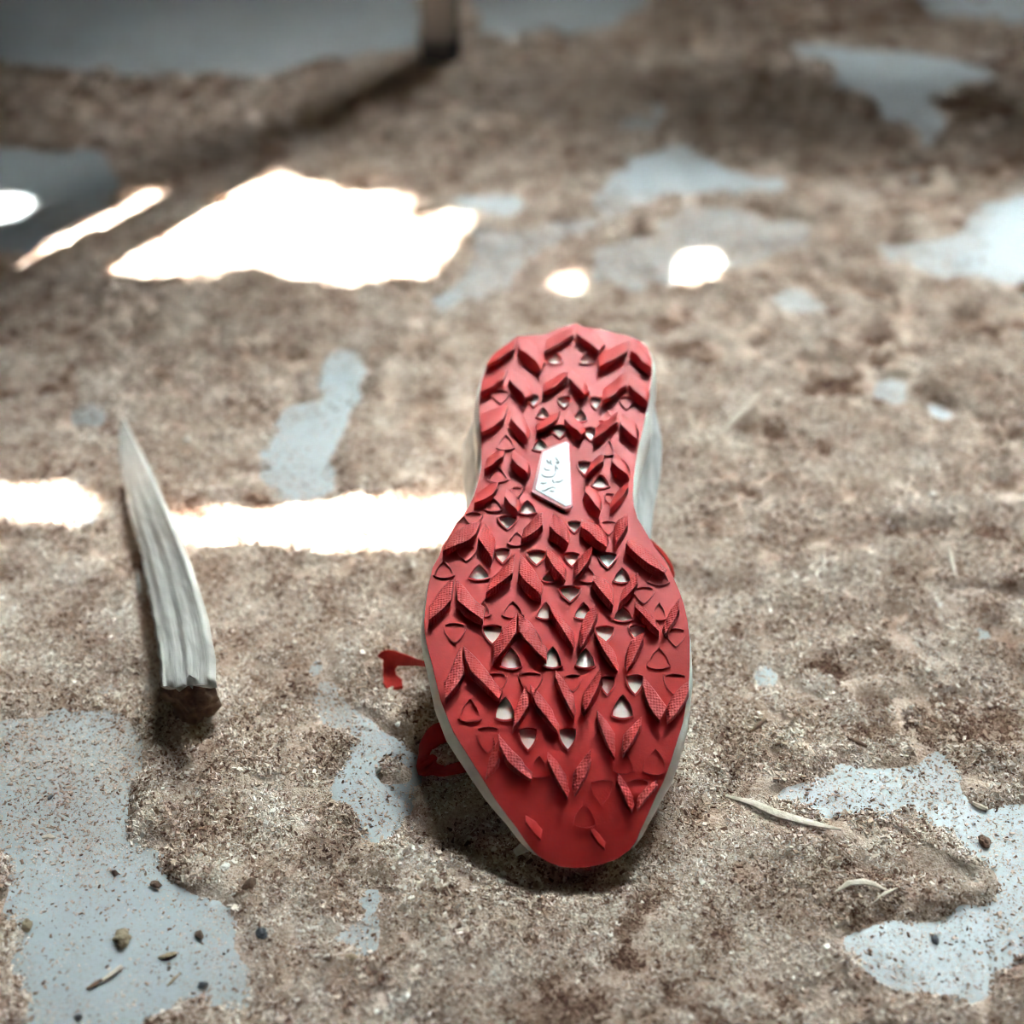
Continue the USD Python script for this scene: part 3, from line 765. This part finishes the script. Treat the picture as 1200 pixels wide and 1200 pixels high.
# each wing: (crest, foot of the steep face, back edge, height, height of the back edge); wings of one chevron share a row
LUGS = [
    [("A 325,525 470,455 520,420 622,358", "A 330,585 450,530 530,455 635,395", "A 400,410 500,340 560,300 655,230", 4.0, 0.8), ("A 680,350 760,400 870,490 915,580", "A 655,430 740,520 840,620 890,640", "A 680,220 780,240 880,330 960,470", 4.5, 0.8)],
    [("P 637.9,411.2 657.4,401.4 661.5,397 672.3,391.1", "P 638.5,415.5 658.5,405.2 661.5,402.5 672.9,395.5", "P 640,397 655,389 664,385 674,381", 3.5, 0.8), ("B 190,190 270,240 370,310 430,370", "B 190,250 280,360 380,425 425,430", "B 210,100 330,140 430,200 500,300", 4.0, 0.8)],
    [("B 435,545 500,505 620,450 740,375", "B 430,665 520,590 640,475 745,415", "B 420,430 510,370 630,310 760,260", 4.5, 0.8), ("B 775,370 850,410 900,490 1000,545", "B 760,440 830,520 890,590 1003,665", "B 800,270 870,290 940,370 1003,470", 4.5, 0.8)],
    [("A 260,815 390,760 430,715 505,685", "A 262,885 370,840 450,770 510,740", "A 285,700 390,640 460,600 550,570", 4.0, 0.6), ("A 570,685 620,740 720,830 745,880", "A 545,750 600,840 680,945 745,960", "A 600,560 720,640 800,760 800,880", 4.5, 0.6)],
    [("P 637.4,458.8 652,450.7 660.7,443.7 665.3,440.4", "P 635.8,466.4 649.8,460 656,453 664,446.5", "A 940,740 1050,660 1150,600 B 100,600", 4.0, 0.6), ("B 110,670 180,740 240,800 280,850", "B 100,720 160,820 220,890 270,905", "B 130,570 230,640 300,720 330,810", 4.5, 0.6)],
    [("B 465,910 610,850 640,790 730,735", "B 455,1000 560,930 650,850 735,800", "B 480,790 560,720 650,640 740,590", 4.5, 0.6), ("B 755,735 830,810 900,870 960,930", "B 755,850 810,920 880,985 955,990", "B 760,600 860,660 950,740 985,840", 4.5, 0.6)],
    [("P 564.8,505.7 578.3,499.2 585.9,492.2 590.3,489", "C 275,210 390,150 470,100 520,50", "A 270,1050 360,1010 460,980 560,950", 4.0, 0.6), ("C 590,0 660,80 740,160 770,230", "C 560,70 620,160 680,250 750,280", "A 620,960 720,1060 C 750,20 800,130", 4.5, 0.6)],
    [("C 870,130 960,90 1050,40 1090,0", "C 870,200 950,150 1040,80 1095,40", "C 860,60 P 640,490 A 1080,1040 1130,1000", 4.0, 0.6), ("D 60,0 120,70 210,130 240,180", "D 50,60 110,150 170,230 225,245", "B 110,1000 D 190,0 260,60 290,130", 4.5, 0.6)],
    [("D 385,210 500,140 550,90 640,25", "D 375,310 470,250 560,160 640,80", "D 400,90 500,20 B 560,1090 640,1010", 4.5, 0.6), ("D 670,60 720,110 790,180 855,230", "D 650,120 720,210 800,300 848,310", "B 680,1040 760,1100 D 850,60 870,160", 4.5, 0.6)],
    [("C 295,545 390,500 430,450 505,410", "C 300,630 400,560 460,500 505,470", "C 330,420 400,370 450,335 520,350", 4.0, 0.8), ("C 600,430 660,500 740,560 775,610", "C 590,510 640,600 700,660 765,660", "C 610,330 700,400 790,480 800,560", 4.5, 0.8)],
    [("D 290,620 350,560 400,510 480,455", "D 290,700 360,640 430,570 485,520", "D 310,540 380,440 440,390 490,390", 4.2, 1.0), ("D 580,470 640,530 740,600 765,650", "D 560,550 620,640 690,700 755,690", "D 600,350 680,430 750,510 770,590", 4.5, 1.0)],
    [("C 190,910 300,870 390,820 440,750", "C 185,1000 290,960 390,880 430,820", "C 220,820 310,740 380,690 455,690", 4.2, 1.0), ("C 520,840 580,920 650,980 660,1010", "C 510,930 550,1010 600,1060 645,1060", "C 540,760 640,820 700,900 690,980", 4.2, 1.0)],
    [("D 285,790 340,850 400,940 455,1000", "D 270,870 300,980 340,1060 440,1080", "D 290,720 400,760 460,850 470,930", 4.5, 1.2), ("D 750,740 700,830 630,900 560,970", "D 750,800 680,920 610,1000 550,1060", "D 740,690 650,760 590,840 550,920", 3.8, 1.2)],
    [("E 180,335 290,290 400,250 470,185", "E 178,400 290,340 420,290 475,235", "E 240,210 330,140 430,90 520,80", 4.5, 1.8), ("E 490,225 540,290 600,380 615,430", "E 480,310 520,410 580,470 605,490", "E 545,90 600,160 640,240 640,340", 4.5, 1.8)],
    [("E 870,230 940,200 1010,150 1055,110", "E 860,290 940,260 1020,210 1060,170", "E 890,140 960,70 1020,10 1060,0", 4.2, 1.8), ("P 643.6,615 654,626 662,632 667,636", "P 643.6,633 652,639 660,643 664,643", "P 648,600 658,609 666,618 668,627", 4.5, 1.8)],
    [("F 195,130 270,170 340,250 420,300", "F 190,190 230,260 330,330 410,350", "F 200,60 330,100 400,170 440,250", 4.5, 1.8), ("F 605,110 570,170 530,230 490,300", "F 605,170 580,220 540,290 490,350", "F 600,20 510,70 480,140 475,230", 4.0, 1.8)],
    [("F 590,270 650,340 770,440 880,500 930,530", "F 580,350 640,400 740,500 850,590 905,590", "F 600,240 720,290 850,390 910,460 940,510", 4.5, 1.8)],
    [("E 560,700 650,640 720,590 795,530", "E 550,770 650,720 720,640 790,590", "E 590,590 680,510 740,450 810,360", 4.5, 2.0), ("E 850,530 900,600 1000,680 1040,730", "E 840,600 890,700 960,780 1050,790", "E 860,360 940,450 1020,560 1050,680", 4.5, 2.0)],
    [("P 641,650 648,662 656,671 663,680", "P 640,657 643,669 651,681 662,686", "P 640.3,640 648.3,646.7 657.7,657.3 663.7,668", 4.2, 2.0), ("F 295,330 260,430 200,510 140,580", "F 285,400 265,470 205,540 130,610", "F 290,290 180,400 130,450 125,540", 4.2, 2.0)],
    [("F 300,600 380,700 450,780 480,820", "F 290,660 350,750 430,850 470,880", "F 300,550 400,580 480,650 480,740", 4.5, 2.2), ("F 690,620 640,690 590,740 540,790", "F 690,660 650,720 600,800 510,870", "F 700,520 620,600 560,680 540,740", 4.2, 2.2)],
    [("E 60,940 130,890 200,830 250,770", "E 50,1020 130,960 190,890 250,820", "E 60,830 140,700 200,630 280,580", 4.0, 2.2), ("E 310,770 380,830 460,890 530,940", "E 300,830 370,920 470,980 535,1000", "E 295,590 370,650 450,760 540,930", 4.2, 2.2)],
    [("P 578.3,774.7 588.3,762.7 595,754.7 604.3,741.3", "P 577,780 586,771 595.5,761.5 605.7,749.3", "P 578.3,754.7 591,736 597.7,728 605.7,717.3", 4.2, 2.5), ("P 608.3,738.7 615,748 627,761.3 640.3,773.3", "P 610,747 621,757.5 629.7,768 640.3,777", "P 607,717.3 621.7,728 633.7,746.7 640.3,768", 4.2, 2.5)],
    [("Z 550,50 590,110 620,160 640,195", "Z 545,80 580,140 610,180 640,205", "Z 545,25 590,70 640,130 645,180", 4.0, 2.5), ("Z 735,60 710,120 690,160 668,195", "Z 735,90 715,140 690,180 668,210", "Z 725,30 690,60 665,120 660,170", 4.0, 2.5)],
    [("F 670,830 740,900 810,980 880,1040", "F 665,880 720,960 800,1050 880,1110", "F 670,780 780,860 860,950 890,1010", 4.2, 2.5), ("F 1055,850 1030,930 980,1000 930,1080", "F 1060,900 1040,950 990,1030 940,1110", "F 1060,750 980,860 930,960 920,1050", 3.8, 2.5)],
    [("H 340,60 400,180 460,270 520,350", "H 330,110 380,210 450,300 510,370", "H 320,10 430,90 500,190 522,310", 4.0, 2.6), ("H 740,50 690,170 650,250 600,330", "H 745,110 700,220 660,290 600,360", "H 740,0 640,60 590,170 580,280", 4.0, 2.6)],
    [("G 200,590 260,520 310,460 365,370", "G 205,640 270,560 330,490 375,400", "G 190,450 250,330 290,220 340,130", 3.8, 2.6), ("G 380,230 430,350 540,450 670,590", "G 380,330 450,440 550,530 680,605", "G 360,120 480,230 600,380 685,570", 4.0, 2.8)],
    [("G 800,830 860,770 900,700 935,650", "G 790,900 870,810 910,740 940,690", "G 800,720 840,630 870,550 910,470", 3.6, 2.6), ("G 960,540 1000,640 1080,740 1190,880", "G 960,600 1010,720 1080,800 1190,890", "G 950,460 1040,550 1140,680 1195,850", 3.8, 2.8)],
    [("Z 570,310 600,380 630,440 645,465", "Z 565,340 590,390 620,440 643,475", "Z 570,280 610,330 640,380 650,440", 3.8, 2.6), ("Z 750,310 725,370 700,420 675,455", "Z 755,340 730,400 705,440 680,470", "Z 745,275 700,340 680,370 672,430", 3.8, 2.6)],
    [("H 740,470 770,590 820,700 890,780", "H 730,520 760,640 810,740 880,800", "H 745,390 850,520 900,590 945,650", 3.6, 2.8), ("H 1140,520 1090,630 1030,720 950,800", "H 1143,570 1100,660 1040,750 950,820", "H 1143,430 1060,490 980,590 945,680", 3.6, 2.6)],
    [("H 345,780 400,920 450,1040 490,1110", "H 340,830 390,950 440,1060 485,1125", "H 340,690 430,800 490,890 492,1050", 3.4, 2.6), ("H 720,820 670,920 610,1010 560,1100", "H 725,860 680,950 620,1040 560,1120", "H 730,740 640,830 570,900 555,1040", 3.4, 2.6)],
    [("I 260,300 310,240 350,190 375,130", "I 250,330 320,280 370,220 385,160", "I 285,150 310,90 325,20 320,-55", 1.8, 1.2), ("I 380,20 450,160 560,260 660,325", "I 378,70 440,215 550,300 655,340", "I 365,-80 470,50 570,140 655,300", 3.0, 2.2)],
    [("I 800,150 850,260 910,370 975,480", "I 795,200 840,290 900,400 970,510", "I 800,80 890,170 970,300 985,440", 2.6, 1.8), ("J 280,150 240,280 190,370 140,460", "J 284,180 250,300 200,390 140,480", "J 280,60 210,150 130,260 118,400", 1.8, 1.0)],
    [("J 510,330 560,440 600,540 640,600", "J 500,380 550,480 590,570 640,630", "J 520,265 590,360 650,470 660,560", 2.0, 1.2), ("J 870,370 800,450 740,520 690,600", "J 872,390 805,470 745,540 690,610", "J 860,330 770,390 700,470 680,540", 1.4, 0.7)],
    [("I 610,700 680,790 740,850", "I 605,720 670,810 735,870", "I 605,640 690,690 755,770", 1.3, 0.7)],
    [("J 285,790 340,870 400,930", "J 280,810 335,890 400,950", "J 280,735 350,800 410,880", 1.2, 0.6)],
]


def wing(crest, foot, back, H1, H0):
    n = 9
    H1, H0 = H1 / 900, H0 / 1000
    c = sole_uv(resample(P(crest), n), H1)
    f = sole_uv(resample(P(foot), n), 0.0)
    b = sole_uv(resample(P(back), n), H0)
    for far, least in ((b, 0.62), (f, 0.5)):       # keep the ends blocky
        gap = far - c
        wid = np.linalg.norm(gap, axis=1)
        mid = gap[n // 2] / (wid[n // 2] + 1e-9)
        need = np.maximum(least * wid.max() - wid, 0)
        far += need[:, None] * mid
    rows = []
    for k in range(n):
        t = k / (n - 1)
        en = min(1.0, 0.94 + 1.2 * min(t, 1 - t))       # ends a little lower
        L = lambda p, q, a: p + (q - p) * a
        prof = [(b[k], -0.0012), (b[k], H0 * en * 0.75), (L(b[k], c[k], 0.06), H0 * en), (L(b[k], c[k], 0.5), (0.45 * H0 + 0.55 * H1) * en), (L(b[k], c[k], 0.93), (0.05 * H0 + 0.95 * H1) * en), (L(c[k], f[k], 0.04), H1 * en * 0.97), (L(c[k], f[k], 0.45), H1 * en * 0.5), (f[k], 0.0), (f[k], -0.0012)]
        rows.append([[p[0], p[1], w] for p, w in prof])
    m = loft(sole_world(np.array(rows)))
    return m


for k, row in enumerate(LUGS):
    flat = k < 13 or k > 32      # the heel's lugs are smooth and flat-topped, the forefoot's are knurled
    obj("lug", trimesh.util.concatenate([wing(c, f, b, h1, 0.72 * h1 if k < 13 else h0) for c, f, b, h1, h0 in row]), M_red if flat else M_lug, shoe, off=SO, smooth=38)

# the badge between the heel lugs
BT = (615, 510, 1200 / 90)
bp = lambda pts: [(BT[0] + a / BT[2], BT[1] + b / BT[2]) for a, b in pts]
HB = 0.0019
outer = Polygon(sole_uv(bp([(270, 225), (645, 95), (690, 110), (745, 1080), (720, 1130), (630, 1155), (115, 890), (120, 830)]), HB)).buffer(0)
inner = Polygon(sole_uv(bp([(300, 270), (640, 125), (680, 150), (715, 1080), (640, 1105), (175, 850)]), HB)).buffer(0.0005).buffer(-0.0003)
bd = obj("badge", slab(outer, -0.001, HB, 0.004), M_badge_rim, shoe, off=SO, label="pinkish raised badge frame on the sole")
obj("badge_panel", slab(inner, HB - 0.0004, HB + 0.00025, 0.004), M_badge, bd, off=SO, label="white badge panel")
INK = [[(340, 380), (360, 420), (400, 440), (440, 470)], [(400, 390), (410, 440)], [(480, 350), (500, 380), (540, 430)], [(300, 510), (330, 545), (400, 545)], [(260, 610), (290, 640), (330, 655), (440, 650), (480, 590)], [(480, 420), (540, 440)], [(480, 460), (480, 580)],
       [(245, 750), (290, 755), (340, 745)], [(430, 700), (460, 750)], [(470, 735), (540, 730), (600, 695)], [(260, 870), (310, 870), (360, 840), (440, 810), (475, 830)], [(390, 870), (460, 880)], [(500, 500), (520, 540)], [(540, 410), (500, 460)]]
ink = []
for q in INK:
    uv = sole_uv(bp(q), HB + 0.0003)
    ink.append(sweep(sole_world(np.c_[uv, np.full(len(uv), HB + 0.0003)]), [0.0004, 0.0008, 0.0006, 0.0003], 0.00025, n=9, sides=6, side_dir=(0, -0.3, 0.95)))
obj("badge_mark", trimesh.util.concatenate(ink), M_ink, bd, off=SO, label="dark scribbled emblem")

# laces
def px3(px, py, z):
    return at_z(np.array(px), np.array(py), z)


lz = [px3(512, 781, 0.022), px3(498, 778, 0.019), px3(476, 774, 0.015), px3(462, 771.5, 0.0125), px3(452.5, 770, 0.0115), px3(450.5, 773, 0.010)]
l1 = sweep(lz, [0.0035, 0.0022, 0.0030, 0.0050, 0.0065, 0.007], 0.0012, n=24, side_dir=(0.1, -0.75, 0.6), boxy=5)
q = np.array([px3(449.5, 769, 0.0125), px3(470, 774, 0.0125), px3(466, 786, 0.008), px3(466, 793, 0.0062), px3(471, 799, 0.0052), px3(464, 808, 0.0042), px3(449, 803, 0.0045)])
fold = []
for a, b in zip([px3(449.5, 769, 0.013), px3(449, 780, 0.009), px3(449, 792, 0.0065), px3(449.5, 800, 0.005), px3(454, 807, 0.0045)], [px3(468, 775, 0.013), px3(462.5, 782, 0.009), px3(464.5, 791, 0.0065), px3(471, 796, 0.005), px3(472, 804, 0.0045)]):
    nrm_ = np.array([0, 0.55, 0.83]) * 0.0012
    fold.append([a, b, b - nrm_, a - nrm_])
obj("lace", trimesh.util.concatenate([l1, loft(fold)]), M_lace, shoe, off=SO, smooth=40, label="flat red lace end bent over on the sawdust")
lp = [px3(545, 862, 0.016), px3(528, 855, 0.015), px3(511, 861, 0.013), px3(499, 874, 0.010), px3(496, 889, 0.007), px3(503, 900, 0.0055), px3(520, 904, 0.005), px3(545, 898, 0.006)]
obj("lace", sweep(lp, [0.007, 0.008, 0.0095, 0.0105, 0.0105, 0.0105, 0.0105, 0.009], 0.0014, n=32, side_dir=[(0.2, -0.6, 0.5), (-0.1, -0.5, 0.7), (-0.75, 0.1, 0.5), (-0.5, 0.5, 0.7), (0.1, 0.4, 0.9)], boxy=5), M_lace, shoe, off=SO, smooth=40, label="red lace loop beside the toe")
dpt = lambda px, py, t: ray(px, py) * t + np.array([0, 0, CAM_H])
obj("lace", sweep([dpt(762, 634, 0.607), dpt(771, 643, 0.605), dpt(780, 653, 0.602), dpt(786, 663, 0.60), dpt(789, 674, 0.60), dpt(784, 684, 0.60)], [0.004, 0.0055, 0.006, 0.0055, 0.005], 0.0016, n=20, side_dir=(0.8, 0.2, 0.3), boxy=4), M_lace, shoe, off=SO, smooth=40, label="dark red lace edge at the right side")
for s in (0.075, 0.092, 0.109, 0.126):
    l, rr = np.interp(s, ss, UL), np.interp(s, ss, UR)
    c = (l + rr) / 2
    D = min(np.interp((s - SMIN) / (SMAX - SMIN), [0, 0.08, 0.2, 0.4, 0.55], [0.012, 0.045, 0.06, 0.082, 0.1]), depth_to_floor(s) - 0.001)
    pts = sole_world(np.array([[c + f * 0.022, s + 0.004 * f, -D + 0.0012 + 0.006 * f * f] for f in np.linspace(-1, 1, 9)]))
    obj("lace", sweep(pts, [0.006, 0.006], 0.0016, n=9, side_dir=(0, 0.25, -1), boxy=4), M_lace, shoe, off=SO, smooth=40)

# ------------------------------------------------------------------ bits of wood lying about
def piece(name, label, cat, mesh, m, group=None, smooth=40, uv=None):
    b = mesh.bounds
    o = np.array([(b[0][0] + b[1][0]) / 2, (b[0][1] + b[1][1]) / 2, b[0][2]])
    mesh = mesh.copy()
    mesh.apply_translation(-o)
    g = obj(name, mesh, m, None, smooth=smooth, label=label, cat=cat, group=group)
    if uv is not None:
        UsdGeom.PrimvarsAPI(g).CreatePrimvar("across", Sdf.ValueTypeNames.Float3Array, "vertex").Set(Vt.Vec3fArray.FromNumpy(np.asarray(uv, np.float32)))
    UsdGeom.Xformable(g).AddTranslateOp().Set(Gf.Vec3d(*map(float, o)))
    return g


# the weathered strip, its near end propped up
Lp = np.array([(138, 512), (140, 535), (143, 560), (150, 600), (165, 650), (178, 715), (187, 765), (190, 803)], float)
Rp = np.array([(144, 490), (157, 515), (172, 545), (199, 610), (220, 660), (238, 720), (247, 770), (247, 800)], float)
nL, nW = 44, 15
Lp, Rp = resample(Lp, nL), resample(Rp, nL)
tt = np.linspace(0, 1, nL)
zl = 0.003 + 0.023 * tt ** 1.1
zr = zl + 0.002 + 0.017 * np.clip(tt * 2.6, 0, 1)
le = np.array([at_z(*Lp[i], zl[i]) for i in range(nL)])
re_ = np.array([at_z(*Rp[i], zr[i]) for i in range(nL)])
ra = np.random.default_rng(5)
face = le[:, None] + (re_ - le)[:, None] * np.linspace(0, 1, nW)[None, :, None]
du = re_[nL // 2] - le[nL // 2]
dv = face[-1].mean(0) - face[0].mean(0)
nf = np.cross(du, dv)
nf /= np.linalg.norm(nf)
if nf @ (np.array([0, 0, CAM_H]) - face[nL // 2, 7]) < 0:
    nf = -nf
wv = np.linspace(0, 1, nW)
groove = 0.0008 * (np.exp(-((wv - 0.30) / 0.07) ** 2) + np.exp(-((wv - 0.60) / 0.06) ** 2) + 0.8 * np.exp(-((wv - 0.97) / 0.06) ** 2) + 0.7 * np.exp(-(wv / 0.06) ** 2))
fade = np.clip((tt - 0.15) / 0.35, 0, 1)
face = face + nf * (fade[:, None] * groove[None, :] + ra.normal(0, 0.00012, (nL, nW)))[..., None]
jag = np.interp(wv, [0, 0.12, 0.22, 0.40, 0.46, 0.52, 0.58, 0.66, 0.85, 1], [0.002, -0.001, 0.0035, 0.001, -0.003, 0.002, -0.0045, -0.005, 0.0015, 0.002]) + ra.normal(0, 0.0006, nW)
dd = dv / np.linalg.norm(dv)
face[-1] += dd * jag[:, None]
face[:, 0] += ra.normal(0, 0.0004, (nL, 3))
thk = 0.0032 * np.clip(0.35 + 1.6 * tt, 0, 1)
backf = face - nf * thk[:, None, None]
face[:, :, 2] = np.maximum(face[:, :, 2], 0.0012)
backf[:, :, 2] = np.maximum(backf[:, :, 2], 0.0008)
strip = loft([np.vstack([face[i], backf[i][::-1]]) for i in range(nL)])
suv = np.array([[w * 0.019, t * 0.12, 0] for t in tt for w in np.r_[wv, wv[::-1]]] + [[0.01, 0, 0], [0.01, 0.12, 0]])
sb = piece("wood_strip", "long weathered grey splintered strip of wood, grooved lengthwise and broken off at its near end", "wood", strip, M_wood, smooth=True, uv=suv)

lift = lambda px, py, dz=0.0012: at_z(px, py, 0.003) * [1, 1, 0] + np.array([0, 0, float(hgt(*at_z(px, py, 0.003)[:2])[0]) + dz])


def splinter(label, px, widths, thick, m=M_pale, dz=None, name="wood_splinter", cat="splinter", group=None):
    dz = dz or [0.0012] * len(px)
    pts = [lift(a, b, d) for (a, b), d in zip(px, dz)]
    return piece(name, label, cat, sweep(pts, widths, thick, n=18, sides=7), m, group)


splinter("long pale splinter lying right of the shoe above the bare patch", [(850, 934), (880, 945), (910, 959), (940, 969), (984, 980)], [0.0012, 0.0034, 0.0042, 0.0034, 0.0008], [0.0010, 0.0026, 0.0022, 0.0008], dz=[0.0016, 0.0026, 0.0028, 0.0022, 0.0016])
splinter("short straight pale splinter on the blurred dust right of the heel", [(842, 514), (866, 495), (891, 471)], [0.0014, 0.0034, 0.0026, 0.0010], [0.001, 0.002, 0.001], dz=[0.001, 0.003, 0.004])
splinter("pale curled shaving at lower right with its ends turned down", [(978, 1050), (993, 1043), (1010, 1043), (1022, 1046), (1036, 1047)], [0.0008, 0.0022, 0.0028, 0.0024, 0.0010], [0.0008, 0.0014, 0.0008], name="wood_shaving", cat="shaving", dz=[0.001, 0.0032, 0.004, 0.0032, 0.001])
splinter("thin pale sliver just right of the curled shaving", [(1024, 1060), (1036, 1052), (1050, 1046)], [0.0006, 0.0016, 0.0006], 0.0007, dz=[0.0008, 0.0016, 0.0024])
splinter("thin pale sliver arching behind the curled shaving", [(986, 1047), (1000, 1039), (1018, 1037)], [0.0006, 0.0012, 0.0005], 0.0007, dz=[0.001, 0.0022, 0.0016])
splinter("small upright pale sliver on the dust at far right", [(1108, 652), (1112, 668), (1118, 686)], [0.0008, 0.0026, 0.0010], 0.0014, dz=[0.004, 0.003, 0.001])
splinter("small pale splinter lying on the bare floor at lower left", [(119, 1146), (130, 1138), (142, 1129)], [0.0014, 0.0024, 0.0020], 0.0016)
splinter("dark thin splinter lying left of the pale one at lower left", [(100, 1156), (110, 1150), (119, 1144)], [0.0006, 0.0020, 0.0012], 0.0012, M_brown)
splinter("tan sliver lying on the bare floor between crumb and dust edge", [(184, 1119), (196, 1116), (206, 1114)], [0.0006, 0.0024, 0.0018], 0.0012, M_crumb)
splinter("slanting tan sliver nearest the bottom left sawdust edge", [(195, 1152), (203, 1144), (211, 1136)], [0.0005, 0.0012, 0.0005], 0.0008, M_crumb)
splinter("small pale splinter standing beside the left edge of the wood strip", [(163, 678), (164, 688), (165, 698)], [0.0012, 0.0020, 0.0012], 0.0014, M_white, dz=[0.005, 0.003, 0.001])
splinter("reddish hair-thin splinter in the shadow below the wood strip", [(190, 875), (198, 888), (206, 902)], [0.0005, 0.0009, 0.0005], 0.0007, M_pale, dz=[0.001, 0.003, 0.001])
splinter("small flat tan chip on the clean floor at far left", [(48, 978), (56, 976), (63, 979)], [0.0012, 0.0022, 0.0010], 0.0008, M_pale)
splinter("pale stub at the edge of the bare patch at far right", [(1140, 938), (1149, 942), (1158, 946)], [0.0014, 0.0028, 0.0020], 0.0022, M_pale)
splinter("brown sliver lying on the dust right of the toe", [(992, 864), (1003, 870), (1016, 876)], [0.0010, 0.0026, 0.0012], 0.0018, M_brown)
splinter("short brown twig on the dust right of the shoe's widest part", [(878, 862), (888, 853), (897, 845)], [0.0008, 0.0022, 0.0012], 0.0016, M_brown)


def lump(label, px, py, sx, sy, sz, m, name="crumb", cat="crumb", seed=1, group=None, rough=0.18, lo=0.35):
    s = trimesh.creation.icosphere(4 if sx > 0.01 else 3)
    v = np.array(s.vertices)
    rr = np.random.default_rng(seed)
    k = rr.standard_normal((14, 3)) * 2.2
    ph = rr.uniform(0, 6.28, 14)
    v *= 1 + rough * (np.sin(v @ k.T + ph).sum(1) / 4)[:, None]
    k2 = rr.standard_normal((20, 3)) * 9.0
    v *= 1 + 0.35 * rough * (np.sin(v @ k2.T + ph[0] * np.arange(20)).sum(1) / 4)[:, None]
    v *= np.array([sx, sy, sz]) * 0.42
    p = lift(px, py, 0)
    s.vertices = v
    s.apply_transform(trimesh.transformations.rotation_matrix(rr.uniform(0, 3), [0, 0, 1]))
    s.apply_translation(p + [0, 0, sz * lo])
    return piece(name, label, cat, s, m, group, smooth=40)


lump("round tan crumb of pressed sawdust on the bare floor at lower left", 143, 1097, 0.0085, 0.0070, 0.0055, M_crumb, seed=3)
lump("dull tan pebble-like crumb near the left edge of the picture", 31, 1081, 0.0060, 0.0045, 0.0040, M_crumb, seed=4)
lump("shiny black crumb on the sawdust at lower left", 306, 1094, 0.0062, 0.0050, 0.0045, M_dark, seed=5, lo=0.5)
lump("brown bark chunk on the sawdust below the strip", 293, 1040, 0.0062, 0.0042, 0.0048, M_brown, name="bark_chip", cat="bark", seed=6, lo=0.5)
lump("white wood chip near the brown bark chunk", 264, 1016, 0.0050, 0.0036, 0.0022, M_white, name="wood_chip", cat="chip", seed=7)
lump("dark brown bark nub on the bare patch at lower right", 1155, 984, 0.0062, 0.0045, 0.0045, M_brown, name="bark_chip", cat="bark", seed=8)
lump("black speck of grit on the large bare patch at lower right", 1098, 1098, 0.0044, 0.0026, 0.0024, M_dark, seed=9)
lump("reddish brown crumb on the floor below the sawdust edge", 233, 1092, 0.0044, 0.0034, 0.0034, M_brown, seed=10)
lump("black crumb on the bare floor close to the bottom left sawdust", 236, 1151, 0.0040, 0.0026, 0.0026, M_dark, seed=11)
lump("dark crumb on the floor below the wood strip's shadow", 133, 1019, 0.0030, 0.0024, 0.0026, M_brown, seed=12)
lump("tiny black crumb alone on the dusty floor at left", 57, 930, 0.0030, 0.0020, 0.0016, M_dark, seed=13)
lump("brown crumb standing at the sawdust edge left of the bark chunk", 182, 1033, 0.0050, 0.0036, 0.0034, M_brown, seed=14)
lump("white pebble-like chip above the bare strip left of the shoe", 466, 852, 0.0030, 0.0026, 0.0024, M_white, name="wood_chip", cat="chip", seed=15)
lump("pale flat chip on the heap in the bare strip left of the toe", 444, 898, 0.0058, 0.0026, 0.0018, M_white, name="wood_chip", cat="chip", seed=16)
lump("white bead-like crumb on the blurred dust above the wood strip", 219, 514, 0.0042, 0.0036, 0.0030, M_white, seed=17)
lump("white bead-like crumb on the dust at far right", 1092, 583, 0.0046, 0.0040, 0.0036, M_white, seed=18)
lump("pale flat chip lying on the dust near the curled shaving", 1068, 1036, 0.0034, 0.0022, 0.0014, M_white, name="wood_chip", cat="chip", seed=19)
lump("tan flat crumb at the bottom of the small bare strip", 411, 1124, 0.0052, 0.0030, 0.0024, M_crumb, seed=20)
lump("thin dark chip on the bare floor at the bottom left corner", 90, 1188, 0.0032, 0.0024, 0.0020, M_dark, seed=22)
lump("dark brown clod of packed sawdust propping up the near end of the wood strip", 221, 836, 0.024, 0.018, 0.026, M_brown, name="sawdust_clod", cat="clod", seed=31, rough=0.3, lo=0.38)
# off-white chip under the toe
splinter("off-white chip tucked under the toe of the shoe", [(603, 1002), (612, 998), (621, 995)], [0.0030, 0.0046, 0.0040], 0.0026, M_white, name="wood_chip", cat="chip", dz=[0.002, 0.003, 0.004])
